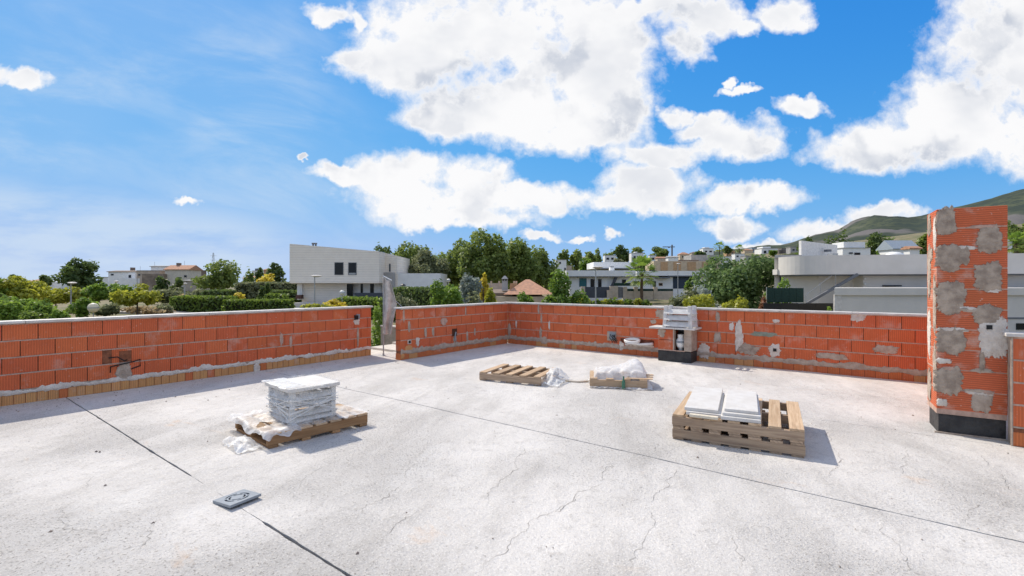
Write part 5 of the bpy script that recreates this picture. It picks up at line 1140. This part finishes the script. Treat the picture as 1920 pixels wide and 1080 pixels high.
# ---------------------------------------------------------------- vegetation
G1 = 'pines behind the villa'; G2 = 'trees of the left gardens'; G3 = 'trees on the hillside'; G4 = 'shrubs close behind the parapet'
for a in ((770,458,84,80,'pine','dark pine rising right behind the villa roof'),(798,470,92,72,'olive','lower yellowish pine right of the villa'),(846,450,96,84,'pine','broad pine with irregular top left of the tallest pine'),(902,432,104,70,'pine','tallest pine with layered crown behind the corner'),
          (968,449,82,74,'pine','rounded pine right of the tallest pine'),(1014,465,64,80,'pine','lower spreading pine beside the tiled roof house'),(722,462,44,95,'dark','small dark pine top peeping over the villa roof'),(748,466,30,98,'dark','thin pine tip beside the villa rear wing'),(935,470,70,88,'pine','half hidden pine filling in behind the tallest two'),(825,480,70,90,'bright','light green pine low between the broad pine and the villa')):
    tree(*a, G1, 'pine_tree', .88, 'pine', nl=24, rl=.42, dens=1.5)
tree(151,485,70,88,'dark','large dark rounded tree left of the white houses',G2,crown=.84,nl=20,rl=.36); tree(412,489.5,84,86,'pine','big round pine left of the villa with pylon behind',G2,'pine_tree',.86,'pine',nl=18)
for a in ((28,516,24,150,'dark','far dark umbrella pine over the cream house'),(86,516,22,150,'dark','far dark umbrella pine over the blue-white house'),(520,494,44,100,'dark','dark tree tight against the villa left side'),(467,503,18,110,'pine','small round pine between big pine and villa'),(487,503,16,120,'dark','small dark tree beside the far ochre house'),(500,513,38,85,'gold','yellow bush tree left of the villa')):
    tree(*a, G2)
for a in ((30,519,100,46,'yellow','loose yellow-green tree with ragged top at the garden edge'),(105,536,80,52,'yellow','wide low yellow tree behind the disc lamp'),(-20,520,70,44,'bright','green tree at the garden edge beside the yellow one'),(182,531,44,54,'bright','fresh green tree behind the cream globe lamp'),(222,532,46,55,'bright','fresh green tree left of the yellow-green tree'),(258,533,74,44,'yellow','yellow-green tree with bare slim trunk before the white houses')):
    tree(*a, G2, crown=.78, dens=1.25)
for a in ((62,583,50,27,'hedge','low dark green bush in front of the large bright bush'),(305,570,40,47,'olive','olive bush at the end of the long hedge'),(140,578,40,48,'hedge','green bush behind the small round bright bush'),(35,557,92,32,'bright','large bright green bush just behind the parapet end'),(83,561,44,33,'hedge','darker green bush beside the large bright one'),(112,581,34,31,'bright','small round bright bush near the footpath'),(160,558,40,42,'bright','lime bush left of the cream globe lamp'),(200,569,46,44,'olive','grey-green bush right of the cream globe lamp'),(0,552,40,38,'dark','dark bush at the edge beside the bright bush')):
    tree(*a, G2, 'bush', .97, trunk=False, cat='bush', dens=1.3, rl=.5)
tree(276,574,90,46,'drygrass','dry brown scrub bank under the yellow-green tree',None,'scrub',.97,trunk=False,cat='scrub',dens=.9); tree(320,540,60,70,'olive','olive scrub before the beige gabled house',None,'scrub',.97,trunk=False,cat='scrub'); tree(345,552,36,66,'drygrass','straw-coloured scrub above the long hedge',None,'scrub',.97,trunk=False,cat='scrub')
tree(302,519,26,100,'dark','dark shrub beside the beige gabled house wall',G2,'bush',.97,trunk=False,cat='bush'); tree(335,521,22,102,'dark','dark upright shrub in front of the beige gabled house',G2,'bush',.97,trunk=False,cat='bush')
HG = 'clipped hedges of the gardens'
hedge(318,434,557,50,50,1.4,'hedge','long clipped hedge, taller half with black foot',HG); hedge(418,540,563.5,47,47,1.4,'hedge','long clipped hedge, lower half ending at the driveway',HG); hedge(380,426,545.5,62,62,2.,'dark','dark clipped block hedge behind the long hedge',HG)
hedge(496,530,552.5,54,54,1.2,'hedge','small light clipped hedge beside the villa terrace',HG); hedge(508,558,546,68,68,2.,'dark','dark low hedge behind the villa corner',HG); hedge(440,560,531,76,76,6.,'olive','broad olive hedge bank left of the villa',HG); hedge(632,722,560,46,40,1.,'hedge','sloping clipped hedge below the villa terrace',HG); hedge(738,812,541,44,38,1.2,'dark','dark hedge sloping below the white wing wall',HG)
tree(501.5,531,9,60,'dark','slim dark cypress beside the villa garden',G2,'cypress_tree',.97,'round',trunk=False,dens=1.5); tree(490,537,13,60,'dark','short rounded cypress left of the slim one',G2,'cypress_tree',.97,trunk=False)
tree(445,549,44,52,'gold','low yellow flowering bush along the garden path',G2,'bush',.97,trunk=False,cat='bush'); tree(625,561,60,40,'gold','yellow flowering shrub below the clad villa',G2,'bush',.97,trunk=False,cat='bush'); tree(590,570,50,38,'yellow','low lime shrub before the villa driveway',G2,'bush',.97,trunk=False,cat='bush')
tree(703,578,46,14.5,'bright','leafy green shrub filling the parapet gap',G4,'bush',.97,trunk=False,cat='bush'); tree(762,551,60,30,'olive','olive shrub behind the short parapet beside the post',G4,'bush',.97,trunk=False,cat='bush')
tree(832,529,80,26,'bright','dense bright green bush behind the short parapet',G4,'bush',.97,trunk=False,cat='bush',dens=1.4,nl=16); tree(878,517,66,31,'silver','silvery grey shrub beside the dense green bush',G4,'bush',.97,trunk=False,cat='bush',dens=1.3); tree(888,548,40,27,'olive','pale olive shrub below the silvery one',G4,'bush',.97,trunk=False,cat='bush')
tree(906,514,22,36,'gold','yellow autumn sapling left of the tiled house chimney',G4,crown=.6); tree(916,541,26,33,'yellow','yellow-green sapling below the tiled house',G4,'bush',.97,trunk=False,cat='bush')
tree(985,549,60,30,'bright','low green shrubs below the tiled roof',G4,'bush',.97,trunk=False,cat='bush'); tree(1052,509,94,28,'bright','upright bright green bush with pointed shoots behind the corner',G4,'bush',.97,trunk=False,cat='bush',dens=1.5,nl=18,rl=.36); tree(1090,556,36,42,'gold','orange-yellow shrub beside the street lamp',G4,'bush',.97,trunk=False,cat='bush')
SHR = (('yellow','lime shrub of the roadside row beneath the dark sliding gate'),('hedge','dark green roadside shrub just right of the disc lamp pole'),('yellow','yellowish roadside shrub in front of the meter box pier'),('hedge','dark roadside shrub between the meter box and grey gate'),
       ('yellow','yellowish roadside shrub in front of the narrow grey gate'),('hedge','dark roadside shrub before the first beige wall panel'),('yellow','yellow-green roadside shrub under the fan palm'),('hedge','last dark shrub of the roadside row past the palm'))
for i, (k, lab) in enumerate(SHR): tree(1100+16*i, 560.5+(i*2 % 3), 20+3*(i % 2), 50, k, lab, 'roadside shrubs before the gates', 'bush', .97, trunk=False, cat='bush')
tree(1280,540,56,36,'olive','mixed olive shrub left of the big fig tree',G4,'bush',.97,trunk=False,cat='bush',dens=1.3); tree(1322,538,50,35,'silver','grey-green shrub tucked against the fig tree',G4,'bush',.97,trunk=False,cat='bush'); tree(1310,553,90,31,'yellow','low yellowish scrub under the grey-green shrub',G4,'bush',.97,trunk=False,cat='bush'); tree(1388,559,60,30,'yellow','low yellow-green scrub at the foot of the fig tree',G4,'bush',.97,trunk=False,cat='bush'); tree(1432,555,18,27,'red','reddish dry shrub beside the green mesh fence',G4,'bush',.97,trunk=False,cat='bush')
tree(1386,480,152,38,'fig','large dense dark green fig tree beside the white villa',None,'fig_tree',.93,nl=34,rl=.36,dens=2.); tree(1460,525,48,29,'bright','rounded lime hedge top above the green mesh fence',G4,'bush',.97,trunk=False,cat='bush'); tree(1292,521,14,80,'bright','small round street tree before the garage house',None); tree(1553,576,12,25,'bright','small leafy shoot at the garage block corner',G4,'bush',.97,trunk=False,cat='bush')
palm(1203,495,60,72,'fan palm with thick crown in front of the white villas','palms'); palm(1349,457,20,250,'tall ridge palm left of two smaller ones','palms'); palm(1386,462,16,260,'small ridge palm beside the ochre flat house','palms'); palm(1905,443,44,60,'fan palm crown right of the tall brick chimney','palms')
for a in ((1057,468,24,170,'pine','dark round pine left on the hilltop'),(1080,469,24,172,'pine','second dark pine beside the left hilltop one'),(1106,472,30,165,'pine','olive green pine above the grey-roofed house'),(1121,466,20,175,'pine','upright pine between the hilltop pines'),(1100,484,30,130,'bright','lighter green tree below the hilltop pines'),(1142,468,22,215,'pine','low pine behind the white flat house'),(1166,460,32,215,'dark','largest dark pine on the hilltop'),(1192,464.5,30,225,'pine','low pine row behind the cubic hilltop house'),(1232,463,32,230,'pine','pine clump left of the tower crane'),(1246,468,14,232,'dark','small dark pine under the tower crane'),(1310,472,24,240,'dark','dark pine right of the clay hip roof house'),(1364,462,16,265,'dark','dark round tree between the ridge palms'),(1160,485,24,170,'olive','olive tree below the largest hilltop pine'),(1222,500,10,100,'olive','small shrub tree left of the cream building'),(1030,500,26,140,'olive','olive tree left of the tall white house'),(1448,471,14,220,'bright','small tree growing in the white ridge villa court'),(1445,488,20,120,'bright','light tree peeping behind the left wing of the villa')):
    tree(*a, G3, 'hillside_tree')
for a in ((1512,445,30,140,'dark','dark tree clump left on the mountain foot'),(1573,436,62,95,'dark','broad dark tree behind the curved villa roof wall'),(1646,437,58,88,'dark','tall dark tree between the stepped house and blue shed roof'),(1730,440,30,100,'pine','tree just left of the tall brick chimney'),(1612,462,26,85,'hedge','light shrub tree beside the stepped house'),(1640,474,22,60,'bright','low bright shrub on the slope above the curved villa')): tree(*a, 'trees at the mountain foot', 'hillside_tree', .9, nl=16)
for a in ((1895,414,60,120,'pine','dark woodland tree right of the brick chimney top'),(1940,418,70,115,'pine','neighbouring woodland tree at the mountain foot'),(1915,430,50,95,'pine','lower woodland tree above the palm')): tree(*a, 'trees at the mountain foot', 'hillside_tree', .9)
# background belts nobody could count
def belt(label, pxs, Y, top, kind, wpx, n, cat='trees'):
    P = []; N = []; T = []; size = Y/480*2.3
    for i in range(n):
        px = rng.uniform(*pxs); yy = Y*rng.uniform(.92, 1.1); X = (px-960)/FPX*yy; g = hgt(X, yy); zt = EYE-(top+rng.uniform(-4, 5)-HOR)/FPX*yy; H = max(1.2, zt-g); r = wpx/FPX*yy/2*rng.uniform(.7, 1.3)
        p, nn, t_ = crown_pts(lobes(r, r, H*.5, H*.5, 5, .5), 240); c = cw(X, yy, g); P.append(p+np.array(c)); N.append(nn); T.append(t_)
    o = leaves('distant_trees', np.concatenate(P), size, np.concatenate(T), LM[kind], None, np.concatenate(N)); stuff(o); tag(o, label, cat); return o
belt('far belt of low trees along the level horizon', (-500, 560), 320, 531, 'dark', 30, 90); belt('distant shrubs covering the slope between hillside houses', (1030, 1520), 190, 492, 'olive', 16, 90, 'shrubs'); belt('scattered low garden shrubs between the lawns and houses', (-100, 560), 95, 545, 'olive', 36, 60, 'shrubs')
belt('low shrubs in the plots before the street villas', (840, 1060), 60, 552, 'olive', 34, 30, 'shrubs'); belt('dark trees massed behind the pines', (740, 1050), 120, 500, 'pine', 36, 40)
belt('shrubs on the slope behind the curved villa', (1480, 2050), 110, 470, 'pine', 30, 50, 'shrubs')

# ---------------------------------------------------------------- the mountain
prof = ([1100, 1400, 1480, 1530, 1575, 1600, 1640, 1690, 1730, 1780, 1830, 1860, 1890, 1920, 2000, 2150, 2400, 2800, 3300], [505, 470, 458, 445, 440, 424, 414, 413, 411, 401, 389, 381, 373, 366, 350, 330, 345, 420, 500])
nu, nv = 200, 40; v = []; f = []
for i in range(nu+1):
    px = 1100+2200*i/nu; yr = interp(px, *prof)
    for j in range(nv+1):
        s = j/nv; Y = 420+s*1500; X = (px-960)/FPX*Y; zr = EYE+(HOR-yr)/FPX*1500; k = sst(s/.72) if s < .72 else 1-.55*sst((s-.72)/.28)
        g = hgt(X*.6, 420*.6); z = -20+(zr+20)*(.12+.88*k) if True else 0
        nz = mnoise.fractal((X*.006, Y*.006, 1), 1., 2., 5)*26*min(1, s*3)*(.25+.75*abs(s-.72)*1.6); v.append(tuple(cw(X, Y, z*(1 if s > 0 else 0)-(6 if s == 0 else 0)+nz)))
for i in range(nu):
    for j in range(nv): a = i*(nv+1)+j; f.append((a, a+nv+1, a+nv+2, a+1))
me = bpy.data.meshes.new('mountain'); me.from_pydata(v, [], f); me.update()
m = bpy.data.materials.new('mountain_scrub'); m.use_nodes = True; t = m.node_tree; T = NT(t); b = t.nodes['Principled BSDF']; co = T.n('ShaderNodeTexCoord').outputs['Object']
n1 = T.noise(co, .008, 8, .65); n2 = T.noise(co, .05, 6, .75); n3 = T.noise(co, .004, 4, .6)
c = T.mix(T.ramp(n1.outputs[0], .38, .62), (.042, .052, .030), (.085, .095, .045)); c = T.mix(T.math('MULTIPLY', T.ramp(n2.outputs[0], .46, .60), .85), c, (.030, .042, .028)); c = T.mix(T.math('MULTIPLY', T.ramp(n3.outputs[0], .54, .64), .8), c, (.17, .15, .145)); c = T.mix(.12, c, (.15, .19, .25))  # final mix lays distance haze into the scrub and rock colour
t.links.new(c, b.inputs['Base Color']); b.inputs['Roughness'].default_value = 1.; b.inputs['Specular IOR Level'].default_value = 0.
struct(obj('mountain', me, m, smooth=True))
# the planting goes on past the edge of the view
for a in ((-120,524,110,50,'yellow','loose yellow tree beyond the garden edge, next to the green one'),(-240,515,120,58,'bright','broad fresh green tree past the end of the yellow trees'),(-330,560,120,36,'hedge','wide green bush far along the garden beyond the parapet')):
    tree(*a, G2, crown=.85, dens=1.1)
